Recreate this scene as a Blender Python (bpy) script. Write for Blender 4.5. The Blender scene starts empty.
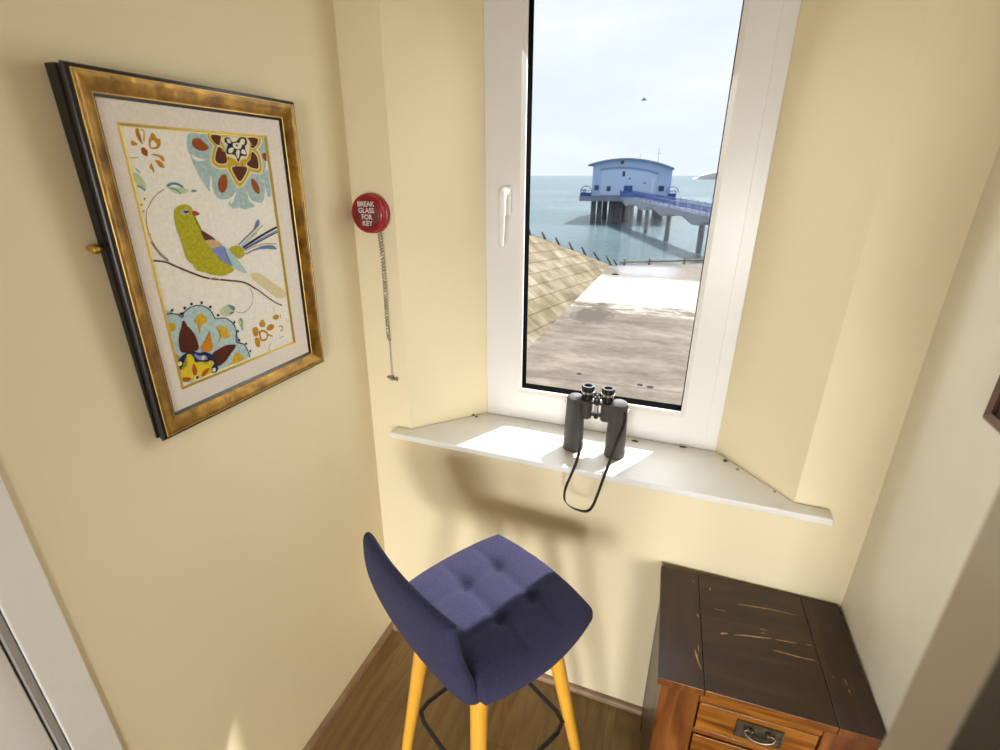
import bpy, bmesh, math, random
from mathutils import Vector, Matrix, noise
random.seed(4)
sc = bpy.context.scene
C = sc.collection
PI = math.pi
R = math.radians

# ------------------------------------------------------------ camera, sky, sun, exposure
cam_d = bpy.data.cameras.new('camera')
cam = bpy.data.objects.new('camera', cam_d); C.objects.link(cam)
cam_d.sensor_fit = 'HORIZONTAL'; cam_d.sensor_width = 36.0
cam_d.lens = 36.0 * 492 / 1000
cam.location = (0, 0, 1.7)
cam.rotation_euler = (R(90 - 22.1), 0, R(20.6))
cam_d.clip_start = 0.02; cam_d.clip_end = 20000
cam_d.dof.use_dof = True; cam_d.dof.focus_distance = 1.9
cam_d.dof.aperture_fstop = (cam_d.lens / 1000) / 0.0035
sc.camera = cam

sc.view_settings.view_transform = 'Standard'
sc.view_settings.look = 'None'
sc.view_settings.gamma = 1.0
sc.view_settings.use_curve_mapping = False
sc.view_settings.exposure = 0.0

SUN_EL = 58.0
hx, hy = -0.475, -0.880
sun_dir = Vector((hx * math.cos(R(SUN_EL)), hy * math.cos(R(SUN_EL)), -math.sin(R(SUN_EL))))
sd = bpy.data.lights.new('sun', 'SUN'); sd.energy = 8.5; sd.angle = R(0.6); sd.color = (1.0, 0.96, 0.88)
so = bpy.data.objects.new('sun', sd); C.objects.link(so)
so.rotation_euler = sun_dir.to_track_quat('-Z', 'Y').to_euler()
so.location = (3, 8, 9)

w = bpy.data.worlds.new('sky'); sc.world = w; w.use_nodes = True
nt = w.node_tree; nt.nodes.clear()
def wn(t, **k):
    n = nt.nodes.new(t)
    for a, b in k.items(): setattr(n, a, b)
    return n
out = wn('ShaderNodeOutputWorld'); bg = wn('ShaderNodeBackground'); bg.inputs['Strength'].default_value = 1.06
tc = wn('ShaderNodeTexCoord'); sep = wn('ShaderNodeSeparateXYZ'); ramp = wn('ShaderNodeValToRGB')
nt.links.new(tc.outputs['Generated'], sep.inputs[0]); nt.links.new(sep.outputs['Z'], ramp.inputs[0])
e = ramp.color_ramp.elements
e[0].position = 0.0; e[0].color = (0.86, 0.92, 0.98, 1)
e[1].position = 1.0; e[1].color = (0.45, 0.62, 0.90, 1)
x = e.new(0.18); x.color = (0.84, 0.905, 0.985, 1)
x = e.new(0.45); x.color = (0.74, 0.84, 0.98, 1)
mp = wn('ShaderNodeMapping'); mp.inputs['Scale'].default_value = (2.2, 2.2, 6.0)
ns = wn('ShaderNodeTexNoise'); ns.inputs['Scale'].default_value = 1.6; ns.inputs['Detail'].default_value = 6
cr = wn('ShaderNodeValToRGB'); cr.color_ramp.elements[0].position = 0.45; cr.color_ramp.elements[1].position = 0.75
mx = wn('ShaderNodeMix', data_type='RGBA')
nt.links.new(tc.outputs['Generated'], mp.inputs[0]); nt.links.new(mp.outputs[0], ns.inputs['Vector'])
nt.links.new(ns.outputs['Fac'], cr.inputs[0]); nt.links.new(cr.outputs[0], mx.inputs[0])
nt.links.new(ramp.outputs[0], mx.inputs[6]); mx.inputs[7].default_value = (1.0, 1.0, 0.99, 1)
nt.links.new(mx.outputs[2], bg.inputs[0]); nt.links.new(bg.outputs[0], out.inputs[0])

# area lamps; the rear ones are unseen fills added behind the camera
def area(name, loc, target, sx, sy, energy, col):
    d = bpy.data.lights.new(name, 'AREA'); d.shape = 'RECTANGLE'; d.size = sx; d.size_y = sy
    d.energy = energy; d.color = col
    o = bpy.data.objects.new(name, d); C.objects.link(o); o.location = loc
    o.rotation_euler = (Vector(target) - Vector(loc)).to_track_quat('-Z', 'Y').to_euler()
    return o
area('rear_fill', (0.95, -4.50, 1.45), (0.1, 0.6, 1.2), 1.0, 1.1, 12, (1.0, 0.94, 0.82))  # unseen fill added at the rear wall for overall room brightness
low = area('low_rear_fill', (1.35, -4.2, 0.92), (-0.30, 1.2, -0.05), 1.1, 0.9, 21, (0.97, 0.985, 0.99))  # unseen fill added low behind the camera, set by the wall shadows
low.data.spread = R(56)
low2 = area('rear_left_fill', (-0.35, -4.2, 0.80), (0.45, 1.2, 0.05), 1.1, 1.3, 16, (0.97, 0.985, 0.99))  # unseen fill added at rear left to lift the right wall and corner
low2.data.spread = R(60)
area('front_window_daylight', (-0.21, 1.58, 1.55), (-0.3, 0, 0.9), 0.5, 1.05, 8, (0.97, 0.99, 1.0))

# ------------------------------------------------------------ materials
MATS = {}
def mat(name, col, rough=0.6, metal=0.0, spec=0.5, noise_amt=0.0, noise_scale=20, bump=0.0, bump_scale=60, sheen=0.0, coat=0.0, vec_scale=(1, 1, 1)):
    if name in MATS: return MATS[name]
    m = bpy.data.materials.new(name); m.use_nodes = True
    t = m.node_tree; b = t.nodes['Principled BSDF']
    b.inputs['Base Color'].default_value = (*col, 1); b.inputs['Roughness'].default_value = rough
    b.inputs['Metallic'].default_value = metal; b.inputs['Specular IOR Level'].default_value = spec
    b.inputs['Sheen Weight'].default_value = sheen; b.inputs['Coat Weight'].default_value = coat
    m.diffuse_color = (*col, 1)
    tcn = t.nodes.new('ShaderNodeTexCoord'); mpn = t.nodes.new('ShaderNodeMapping')
    mpn.inputs['Scale'].default_value = vec_scale
    t.links.new(tcn.outputs['Object'], mpn.inputs[0])
    if noise_amt:
        n = t.nodes.new('ShaderNodeTexNoise'); n.inputs['Scale'].default_value = noise_scale; n.inputs['Detail'].default_value = 5
        t.links.new(mpn.outputs[0], n.inputs['Vector'])
        r = t.nodes.new('ShaderNodeValToRGB')
        r.color_ramp.elements[0].position = 0.3; r.color_ramp.elements[1].position = 0.7
        r.color_ramp.elements[0].color = (*[c * (1 - noise_amt) for c in col], 1)
        r.color_ramp.elements[1].color = (*[min(1, c * (1 + noise_amt)) for c in col], 1)
        t.links.new(n.outputs['Fac'], r.inputs[0]); t.links.new(r.outputs[0], b.inputs['Base Color'])
    if bump:
        n = t.nodes.new('ShaderNodeTexNoise'); n.inputs['Scale'].default_value = bump_scale; n.inputs['Detail'].default_value = 4
        t.links.new(mpn.outputs[0], n.inputs['Vector'])
        bp = t.nodes.new('ShaderNodeBump'); bp.inputs['Strength'].default_value = bump; bp.inputs['Distance'].default_value = 0.01
        t.links.new(n.outputs['Fac'], bp.inputs['Height']); t.links.new(bp.outputs[0], b.inputs['Normal'])
    MATS[name] = m
    return m

def ramp_mat(name, stops, rough=0.5, scale=(1, 1, 1), nscale=3.0, detail=8, distort=0.0, bump=0.0, spec=0.5, coat=0.0, metal=0.0, brick=None):
    m = bpy.data.materials.new(name); m.use_nodes = True
    t = m.node_tree; b = t.nodes['Principled BSDF']
    b.inputs['Roughness'].default_value = rough; b.inputs['Specular IOR Level'].default_value = spec
    b.inputs['Coat Weight'].default_value = coat; b.inputs['Metallic'].default_value = metal
    tcn = t.nodes.new('ShaderNodeTexCoord'); mpn = t.nodes.new('ShaderNodeMapping'); mpn.inputs['Scale'].default_value = scale
    n = t.nodes.new('ShaderNodeTexNoise'); n.inputs['Scale'].default_value = nscale; n.inputs['Detail'].default_value = detail
    n.inputs['Distortion'].default_value = distort
    r = t.nodes.new('ShaderNodeValToRGB')
    t.links.new(tcn.outputs['Object'], mpn.inputs[0]); t.links.new(mpn.outputs[0], n.inputs['Vector']); t.links.new(n.outputs['Fac'], r.inputs[0])
    el = r.color_ramp.elements
    while len(el) < len(stops): el.new(0.5)
    for i, (p, c) in enumerate(stops): el[i].position = p; el[i].color = (*c, 1)
    col = r.outputs[0]
    if brick:
        bk = t.nodes.new('ShaderNodeTexBrick')
        mb = t.nodes.new('ShaderNodeMapping'); mb.inputs['Rotation'].default_value = brick.get('rot', (0, 0, 0)); mb.inputs['Location'].default_value = brick.get('loc', (0, 0, 0))
        t.links.new(tcn.outputs[brick.get('coord', 'Object')], mb.inputs[0]); t.links.new(mb.outputs[0], bk.inputs['Vector'])
        bk.inputs['Scale'].default_value = 1.0
        bk.inputs['Brick Width'].default_value = brick['w']; bk.inputs['Row Height'].default_value = brick['h']
        bk.inputs['Mortar Size'].default_value = brick['m']; bk.inputs['Mortar Smooth'].default_value = 0.3
        bk.inputs['Color1'].default_value = (*brick.get('c1', (1, 1, 1)), 1); bk.inputs['Color2'].default_value = (*brick.get('c2', (.8, .8, .8)), 1)
        bk.inputs['Mortar'].default_value = (*brick['mc'], 1)
        mm = t.nodes.new('ShaderNodeMix'); mm.data_type = 'RGBA'; mm.blend_type = 'MULTIPLY'; mm.inputs[0].default_value = 1.0
        t.links.new(col, mm.inputs[6]); t.links.new(bk.outputs['Color'], mm.inputs[7]); col = mm.outputs[2]
    t.links.new(col, b.inputs['Base Color'])
    if bump:
        bp = t.nodes.new('ShaderNodeBump'); bp.inputs['Strength'].default_value = bump; bp.inputs['Distance'].default_value = 0.01
        t.links.new(n.outputs['Fac'], bp.inputs['Height']); t.links.new(bp.outputs[0], b.inputs['Normal'])
    MATS[name] = m
    return m

WALL = mat('cream_paint', (0.80, 0.697, 0.470), 0.62, spec=0.3, noise_amt=0.02, noise_scale=2.5, bump=0.25, bump_scale=9)
WALLR = mat('cream_paint_rough', (0.84, 0.79, 0.68), 0.5, spec=0.35, noise_amt=0.03, noise_scale=5, bump=0.6, bump_scale=7)
CEIL = mat('ceiling_cream', (0.70, 0.60, 0.42), 0.8)
UPVC = mat('white_upvc', (0.74, 0.71, 0.68), 0.28, spec=0.5)
GLOSSW = mat('white_gloss_paint', (0.78, 0.75, 0.71), 0.35, noise_amt=0.02, noise_scale=6, bump=0.15, bump_scale=20)
SILLW = mat('white_sill_paint', (0.78, 0.76, 0.72), 0.4, noise_amt=0.03, noise_scale=12)
BLACK = mat('black_rubber', (0.004, 0.004, 0.004), 1.0, spec=0.0)
FLOOR = ramp_mat('oak_laminate', [(0.3, (0.15, 0.085, 0.027)), (0.48, (0.225, 0.135, 0.048)), (0.7, (0.29, 0.185, 0.075))], rough=0.42, scale=(22, 2.2, 1), nscale=1.0, detail=9, distort=1.6,
                 brick=dict(w=1.3, h=0.19, m=0.0010, mc=(0.5, 0.45, 0.4), c1=(1, 1, 1), c2=(0.82, 0.8, 0.78), rot=(0, 0, R(90)), loc=(0.3, 0.05, 0)))
SKIRT = ramp_mat('skirting_oak', [(0.3, (0.20, 0.12, 0.06)), (0.7, (0.34, 0.215, 0.125))], rough=0.45, scale=(6, 6, 30), nscale=2.0)
DARKW = ramp_mat('dark_stained_wood', [(0.25, (0.024, 0.0085, 0.004)), (0.5, (0.040, 0.0145, 0.006)), (0.72, (0.066, 0.026, 0.010))], rough=0.38, scale=(3, 14, 14), nscale=1.8, distort=0.6, coat=0.08)
DARKW2 = ramp_mat('dark_stained_wood_crosswise', [(0.25, (0.023, 0.008, 0.0045)), (0.5, (0.038, 0.0135, 0.0065)), (0.72, (0.062, 0.024, 0.010))], rough=0.38, scale=(14, 3, 14), nscale=1.8, distort=0.6, coat=0.08)
ORANGEW = ramp_mat('orange_stained_wood', [(0.3, (0.10, 0.026, 0.003)), (0.5, (0.21, 0.068, 0.006)), (0.7, (0.36, 0.14, 0.014))], rough=0.3, scale=(3, 10, 22), nscale=1.8, distort=0.8, coat=0.3)
STILEW = ramp_mat('brown_stained_wood', [(0.3, (0.075, 0.021, 0.005)), (0.5, (0.15, 0.045, 0.009)), (0.7, (0.23, 0.085, 0.017))], rough=0.3, scale=(18, 10, 3), nscale=1.6, distort=0.8, coat=0.3)
SCRATCH = mat('bare_wood_scratch', (0.55, 0.33, 0.13), 0.7)
GROOVE = mat('dark_groove', (0.008, 0.004, 0.003), 0.6)
PEWTER = mat('antique_pewter', (0.17, 0.145, 0.10), 0.36, metal=0.85, noise_amt=0.3, noise_scale=60)
FABRIC = mat('navy_fabric', (0.042, 0.041, 0.092), 0.95, spec=0.1, noise_amt=0.2, noise_scale=260, bump=0.5, bump_scale=500, sheen=0.05)
LEGW = mat('yellow_varnished_wood', (0.78, 0.40, 0.045), 0.35, noise_amt=0.08, noise_scale=9, vec_scale=(6, 6, 1), coat=0.2)
BLKMET = mat('black_metal', (0.015, 0.014, 0.016), 0.38, spec=0.5)
BINO = mat('black_leatherette', (0.046, 0.040, 0.035), 0.42, noise_amt=0.1, noise_scale=300, bump=0.4, bump_scale=700)
BINOM = mat('black_gloss_metal', (0.012, 0.012, 0.013), 0.2)
CHROME = mat('worn_chrome', (0.72, 0.71, 0.70), 0.2, metal=1.0)
LENS = mat('dark_lens_glass', (0.01, 0.012, 0.02), 0.05)
STRAP = mat('black_webbing', (0.008, 0.007, 0.008), 0.5)
RED = mat('red_plastic', (0.30, 0.004, 0.008), 0.28)
MAROON = mat('maroon_label', (0.135, 0.018, 0.018), 0.3)
LETTER = mat('white_lettering', (0.72, 0.62, 0.60), 0.6)
STEEL = mat('dull_steel', (0.32, 0.31, 0.27), 0.35, metal=0.8)
BRASS = mat('brass', (0.55, 0.36, 0.08), 0.3, metal=0.9)
GOLD = ramp_mat('antique_gold', [(0.3, (0.10, 0.042, 0.004)), (0.5, (0.22, 0.105, 0.010)), (0.72, (0.38, 0.20, 0.022))], rough=0.33, scale=(1, 1, 1), nscale=26, metal=0.55, bump=0.3)
GOLDB = mat('bright_gold_line', (0.50, 0.33, 0.10), 0.35, metal=0.6)
FRAMEB = mat('black_lacquer', (0.010, 0.008, 0.008), 0.3)
LINEN = mat('linen_mount', (0.74, 0.665, 0.59), 0.9, noise_amt=0.07, noise_scale=220)
FILLET = mat('gilt_fillet', (0.52, 0.36, 0.05), 0.3, metal=0.5)
BRONZE = mat('dark_door_wood', (0.045, 0.030, 0.016), 0.45)
SHADEP = mat('shaded_gloss_paint', (0.52, 0.45, 0.34), 0.3, spec=0.5, bump=0.2, bump_scale=6)  # wall cream with the post's shade put into the colour

def glass_mat():
    m = bpy.data.materials.new('window_glass'); m.use_nodes = True
    t = m.node_tree; t.nodes.clear()
    o = t.nodes.new('ShaderNodeOutputMaterial'); mixs = t.nodes.new('ShaderNodeMixShader')
    tr = t.nodes.new('ShaderNodeBsdfTransparent'); tr.inputs[0].default_value = (0.97, 0.985, 0.985, 1)
    gl = t.nodes.new('ShaderNodeBsdfGlossy'); gl.inputs['Roughness'].default_value = 0.02
    mixs.inputs[0].default_value = 0.002
    t.links.new(tr.outputs[0], mixs.inputs[1]); t.links.new(gl.outputs[0], mixs.inputs[2])
    t.links.new(mixs.outputs[0], o.inputs[0])
    return m
GLASS = glass_mat()

# ------------------------------------------------------------ mesh helpers
def obj(name, bm, m, parent=None, loc=(0, 0, 0), smooth=False, bevel=0.0, segs=2, angle=35, recalc=True):
    if recalc: bmesh.ops.recalc_face_normals(bm, faces=bm.faces[:])
    me = bpy.data.meshes.new(name); bm.to_mesh(me); bm.free()
    for mm in (m if isinstance(m, (list, tuple)) else [m]): me.materials.append(mm)
    o = bpy.data.objects.new(name, me); C.objects.link(o); o.location = loc
    if parent: o.parent = parent
    if smooth:
        me.polygons.foreach_set('use_smooth', [True] * len(me.polygons))
        if angle < 180:
            try: me.set_sharp_from_angle(angle=R(angle))
            except Exception: pass
    if bevel:
        md = o.modifiers.new('bevel', 'BEVEL'); md.width = bevel; md.segments = segs; md.limit_method = 'ANGLE'; md.angle_limit = R(40)
        me.polygons.foreach_set('use_smooth', [True] * len(me.polygons))
        md.harden_normals = True
    return o
def thing(name, label, cat, loc=(0, 0, 0), rot=(0, 0, 0), group=None):
    o = bpy.data.objects.new(name, None); C.objects.link(o); o.empty_display_size = 0.1
    o.location = loc; o.rotation_euler = rot; o['label'] = label; o['category'] = cat
    if group: o['group'] = group
    return o
def tag(o, label, cat, group=None):
    o['label'] = label; o['category'] = cat
    if group: o['group'] = group
    return o
def struct(o): o['kind'] = 'structure'; return o
def bx(bm, x0, x1, y0, y1, z0, z1, mi=0):
    v = [bm.verts.new(p) for p in ((x0, y0, z0), (x1, y0, z0), (x1, y1, z0), (x0, y1, z0), (x0, y0, z1), (x1, y0, z1), (x1, y1, z1), (x0, y1, z1))]
    for f in ((3, 2, 1, 0), (4, 5, 6, 7), (0, 1, 5, 4), (1, 2, 6, 5), (2, 3, 7, 6), (3, 0, 4, 7)):
        bm.faces.new([v[i] for i in f]).material_index = mi
    return v
def prism(bm, poly, z0, z1, mi=0):
    a = [bm.verts.new((x, y, z0)) for x, y in poly]; b = [bm.verts.new((x, y, z1)) for x, y in poly]
    n = len(poly)
    bm.faces.new(a[::-1]).material_index = mi; bm.faces.new(b).material_index = mi
    for i in range(n): bm.faces.new((a[i], a[(i + 1) % n], b[(i + 1) % n], b[i])).material_index = mi
def tube(bm, pts, rad, seg=10, mi=0, cap=True, flat=None):
    """tube along pts; rad number or list; flat=(w,t,axis) gives a flat band"""
    pts = [Vector(p) for p in pts]; n = len(pts)
    rad = rad if isinstance(rad, (list, tuple)) else [rad] * n
    rings = []; up = None
    for i, p in enumerate(pts):
        d = (pts[min(i + 1, n - 1)] - pts[max(i - 1, 0)]).normalized()
        if up is None:
            up = Vector((0, 0, 1)) if abs(d.z) < 0.9 else Vector((0, 1, 0))
        s = d.cross(up).normalized(); u = s.cross(d).normalized(); up = u
        if flat:
            ax = Vector(flat[2]); s = (ax - d * ax.dot(d)).normalized(); u = s.cross(d).normalized()
            rings.append([bm.verts.new(p + s * a * flat[0] / 2 + u * b * flat[1] / 2) for a, b in ((-1, -1), (1, -1), (1, 1), (-1, 1))])
        else:
            rings.append([bm.verts.new(p + (s * math.cos(2 * PI * k / seg) + u * math.sin(2 * PI * k / seg)) * rad[i]) for k in range(seg)])
    m = len(rings[0])
    for i in range(n - 1):
        for k in range(m):
            bm.faces.new((rings[i][k], rings[i][(k + 1) % m], rings[i + 1][(k + 1) % m], rings[i + 1][k])).material_index = mi
    if cap:
        bm.faces.new(rings[0][::-1]).material_index = mi; bm.faces.new(rings[-1]).material_index = mi
def lathe(bm, prof, origin=(0, 0, 0), axis='Z', seg=32, mi=0):
    """profile of (radius, height)"""
    o = Vector(origin); rings = []
    def pt(r, h, a):
        c, s = math.cos(a) * r, math.sin(a) * r
        if axis == 'Z': return o + Vector((c, s, h))
        if axis == 'Y': return o + Vector((c, h, s))
        return o + Vector((h, c, s))
    for r, h in prof:
        rings.append([bm.verts.new(pt(max(r, 1e-5), h, 2 * PI * k / seg)) for k in range(seg)])
    for i in range(len(rings) - 1):
        for k in range(seg):
            bm.faces.new((rings[i][k], rings[i][(k + 1) % seg], rings[i + 1][(k + 1) % seg], rings[i + 1][k])).material_index = mi
    bm.faces.new(rings[0][::-1]).material_index = mi; bm.faces.new(rings[-1]).material_index = mi
def smooth_path(pts, n=6):
    pts = [Vector(p) for p in pts]; out = []
    for i in range(len(pts) - 1):
        p0 = pts[max(i - 1, 0)]; p1 = pts[i]; p2 = pts[i + 1]; p3 = pts[min(i + 2, len(pts) - 1)]
        for k in range(n):
            t = k / n
            out.append(0.5 * ((2 * p1) + (p2 - p0) * t + (2 * p0 - 5 * p1 + 4 * p2 - p3) * t * t + (3 * p1 - p0 - 3 * p2 + p3) * t ** 3))
    out.append(pts[-1]); return out
def grid_surface(bm, fn, us, vs, mi=0):
    g = [[bm.verts.new(fn(u, v)) for v in vs] for u in us]
    for i in range(len(us) - 1):
        for j in range(len(vs) - 1):
            bm.faces.new((g[i][j], g[i + 1][j], g[i + 1][j + 1], g[i][j + 1])).material_index = mi
    return g
def lin(a, b, n): return [a + (b - a) * i / (n - 1) for i in range(n)]
def ring_frame(bm, rects, mi=0, closed=False):
    """loft between successive rectangles (x0,x1,z0,z1,y)"""
    rs = [[bm.verts.new((a, y, c)), bm.verts.new((b, y, c)), bm.verts.new((b, y, d)), bm.verts.new((a, y, d))] and None or
          [bm.verts.new(p) for p in ((a, y, c), (b, y, c), (b, y, d), (a, y, d))] for a, b, c, d, y in rects]
    n = len(rs)
    for i in range(n if closed else n - 1):
        q = rs[(i + 1) % n]; m_ = mi[i] if isinstance(mi, (list, tuple)) else mi
        for k in range(4): bm.faces.new((rs[i][k], rs[i][(k + 1) % 4], q[(k + 1) % 4], q[k])).material_index = m_
    loose = [v for v in bm.verts if not v.link_faces]
    for v in loose: bm.verts.remove(v)
NB = bmesh.new

# ------------------------------------------------------------ the room
FX0, FX1 = -0.932, 1.75      # rear room extents
YB = 1.226                   # inner face of the window wall
ZC = 2.42
bm = NB(); bx(bm, -1.15, 1.9, -4.7, YB + 0.1, -0.12, 0.0); struct(obj('floor', bm, FLOOR))
bm = NB(); bx(bm, -1.15, 1.9, -4.7, YB + 0.37, ZC, ZC + 0.12); struct(obj('ceiling', bm, CEIL))

bm = NB()
prism(bm, [(-1.15, YB), (-0.770, YB), (-0.582, 1.425), (-0.582, 1.5), (-0.62, 1.60), (-1.15, 1.60)], -4.0, ZC)
prism(bm, [(0.333, YB), (0.75, YB), (0.75, 1.60), (0.29, 1.60), (0.155, 1.5), (0.155, 1.425)], -4.0, ZC)
prism(bm, [(-0.770, YB), (0.333, YB), (0.155, 1.425), (0.155, 1.5), (0.29, 1.60), (-0.62, 1.60), (-0.582, 1.5), (-0.582, 1.425)], -4.0, 0.915)
prism(bm, [(-0.770, YB), (0.333, YB), (0.155, 1.425), (0.155, 1.5), (0.29, 1.60), (-0.62, 1.60), (-0.582, 1.5), (-0.582, 1.425)], 2.335, ZC)
struct(obj('wall_back', bm, WALL))

# left wall: its back corner leans in slightly towards the top, the corner itself is softly rounded
bm = NB()
def lw(y, z):
    t = max(0.0, (y - 1.02) / (YB - 1.02)); s = t * t * (3 - 2 * t)
    return Vector((-0.932 + 0.034 * (z / 2.1) * s, y, z))
ys = lin(0.325, 1.02, 4) + lin(1.05, YB + 0.02, 8)
grid_surface(bm, lw, ys, lin(0.0, ZC, 8))
g = bm.verts[:]
bx(bm, -1.12, -0.9995, 0.2, YB + 0.02, 0, ZC)
bx(bm, -1.12, -0.932, -4.6, -0.52, 0, ZC)
bx(bm, -1.12, -0.932, -0.52, 0.325, 2.05, ZC)
struct(obj('wall_left', bm, WALL, smooth=True))
# right wall of the nook
bm = NB()
def rw(y, z): return Vector((0.497 + 0.03 * (YB - y) + 0.0025 * math.sin(5 * z + 3 * y), y, z))
grid_surface(bm, rw, lin(YB + 0.02, 0.62, 10), lin(0.0, ZC, 12))
bx(bm, 0.56, 0.66, 0.62, YB + 0.02, 0, ZC); bx(bm, 0.5152, 0.56, 0.612, 0.625, 0, ZC)
struct(obj('wall_right', bm, WALLR, smooth=True))
# wall end beside the opening the photograph is taken through
bm = NB(); bx(bm, 0.1385, 0.178, 0.190, 0.2465, 0, ZC)
struct(obj('trim_5', bm, SHADEP, bevel=0.005))
bm = NB(); bx(bm, 0.126, 0.172, 0.140, 0.1895, 0, 2.1)
struct(obj('trim_1', bm, BRONZE, bevel=0.006))
# rear room
bm = NB(); bx(bm, 1.75, 1.85, -4.6, 0.62, 0, ZC); bx(bm, 0.66, 1.85, 0.62, 0.72, 0, ZC); struct(obj('wall_rear_right', bm, WALL))
bm = NB()
bx(bm, -1.15, 0.40, -4.7, -4.6, 0, ZC); bx(bm, 1.5, 1.85, -4.7, -4.6, 0, ZC)
bx(bm, 0.40, 1.5, -4.7, -4.6, 0, 0.85); bx(bm, 0.40, 1.5, -4.7, -4.6, 2.05, ZC)
struct(obj('wall_rear', bm, WALL))
wf = NB(); ring_frame(wf, [(0.40, 1.5, 0.85, 2.05, -4.63), (0.46, 1.44, 0.91, 1.99, -4.63), (0.46, 1.44, 0.91, 1.99, -4.67), (0.40, 1.5, 0.85, 2.05, -4.67)], closed=True)
struct(obj('added_rear_window', wf, UPVC))  # unseen window, added to go with the rear fill lamp

# skirting strips (oak quadrant)
def quad(name, a, b, nrm):
    bm = NB(); a = Vector(a); b = Vector(b); nrm = Vector(nrm)
    prof = [(0, 0)] + [(0.018 * math.cos(R(t)), 0.022 * math.sin(R(t))) for t in (0, 20, 40, 60, 75, 90)]
    r0 = [bm.verts.new(a + nrm * p + Vector((0, 0, q))) for p, q in prof]; r1 = [bm.verts.new(b + nrm * p + Vector((0, 0, q))) for p, q in prof]
    n = len(prof)
    for i in range(n): bm.faces.new((r0[i], r0[(i + 1) % n], r1[(i + 1) % n], r1[i]))
    bm.faces.new(r0); bm.faces.new(r1[::-1])
    struct(obj(name, bm, SKIRT, smooth=True))
quad('baseboard_back', (-0.932, YB, 0), (0.497, YB, 0), (0, -1, 0))
quad('baseboard_left', (-0.932, 0.325, 0), (-0.932, YB, 0), (1, 0, 0))
quad('baseboard_right', (0.5152, 0.62, 0), (0.499, YB, 0), (-1, 0, 0))

# doorway in the left wall: architrave, stop and door leaf
bm = NB()
bx(bm, -0.9325, -0.926, 0.262, 0.3255, 0, 2.115)
bx(bm, -0.9325, -0.926, -0.52, -0.457, 0, 2.115)
bx(bm, -0.9325, -0.926, -0.457, 0.262, 2.05, 2.115)
struct(obj('trim_2', bm, GLOSSW, bevel=0.003))
bm = NB()
bx(bm, -0.985, -0.945, -0.455, 0.249, 0.0, 2.05)
bx(bm, -0.945, -0.941, -0.34, -0.145, 0.2, 0.9); bx(bm, -0.945, -0.941, -0.06, 0.14, 0.2, 0.9)
bx(bm, -0.945, -0.941, -0.34, -0.145, 1.1, 1.9); bx(bm, -0.945, -0.941, -0.06, 0.14, 1.1, 1.9)
d = obj('door_1', bm, GLOSSW, bevel=0.002); struct(d)
bm = NB(); bx(bm, -1.11, -0.99, -0.52, -0.457, 0, 2.05); bx(bm, -1.11, -0.935, 0.252, 0.262, 0, 2.05); struct(obj('trim_3', bm, mat('grey_shadow_gap_paint', (0.36, 0.34, 0.31), 0.5)))

# ------------------------------------------------------------ window
bm = NB()
def win_frame(rects, bm): ring_frame(bm, rects, closed=True)
win = bpy.data.objects.new('window_1', None); C.objects.link(win); struct(win); win.location = (-0.2135, 1.425, 0.915)
def wpart(name, bm, m, **k):
    for v in bm.verts: v.co -= Vector((-0.2135, 1.425, 0.915))
    return obj(name, bm, m, win, **k)
FX = (-0.582, 0.155); FZ = (0.915, 2.335)
bm = NB(); ring_frame(bm, [(FX[0], FX[1], FZ[0], FZ[1], 1.425), (FX[0] + 0.0475, FX[1] - 0.036, FZ[0] + 0.058, FZ[1] - 0.045, 1.425), (FX[0] + 0.0475, FX[1] - 0.036, FZ[0] + 0.058, FZ[1] - 0.045, 1.49), (FX[0], FX[1], FZ[0], FZ[1], 1.49)], closed=True)
wpart('outer_frame', bm, UPVC, bevel=0.002)
SX = (-0.5365, 0.1215); SZ = (0.972, 2.292); GX = (-0.4575, 0.0415); GZ = (1.048, 2.215)
bm = NB(); ring_frame(bm, [(SX[0], SX[1], SZ[0], SZ[1], 1.424), (SX[0] + .002, SX[1] - .002, SZ[0] + .002, SZ[1] - .002, 1.411), (GX[0] - .012, GX[1] + .012, GZ[0] - .012, GZ[1] + .012, 1.409), (GX[0], GX[1], GZ[0], GZ[1], 1.416), (GX[0], GX[1], GZ[0], GZ[1], 1.424),
                           (GX[0] - .004, GX[1] + .004, GZ[0] - .004, GZ[1] + .004, 1.424), (GX[0] - .004, GX[1] + .004, GZ[0] - .004, GZ[1] + .004, 1.468), (GX[0] - .016, GX[1] + .016, GZ[0] - .016, GZ[1] + .016, 1.484), (SX[0], SX[1], SZ[0], SZ[1], 1.484)], closed=True)
wpart('sash', bm, UPVC, smooth=True, angle=20)
bm = NB(); ring_frame(bm, [(GX[0] - .004, GX[1] + .004, GZ[0] - .004, GZ[1] + .004, 1.4245), (GX[0] + .0015, GX[1] - .0015, GZ[0] + .0015, GZ[1] - .0015, 1.4245), (GX[0] + .0015, GX[1] - .0015, GZ[0] + .0015, GZ[1] - .0015, 1.464), (GX[0] - .004, GX[1] + .004, GZ[0] - .004, GZ[1] + .004, 1.464)], closed=True)
wpart('gasket', bm, BLACK)
bm = NB(); bx(bm, GX[0] + .001, GX[1] - .001, 1.464, 1.467, GZ[0] + .001, GZ[1] - .001)
wpart('pane', bm, GLASS)
bm = NB()
bx(bm, GX[0] - .004, GX[0] + .006, 1.4195, 1.421, GZ[0], GZ[1])
bm.free()
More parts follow.
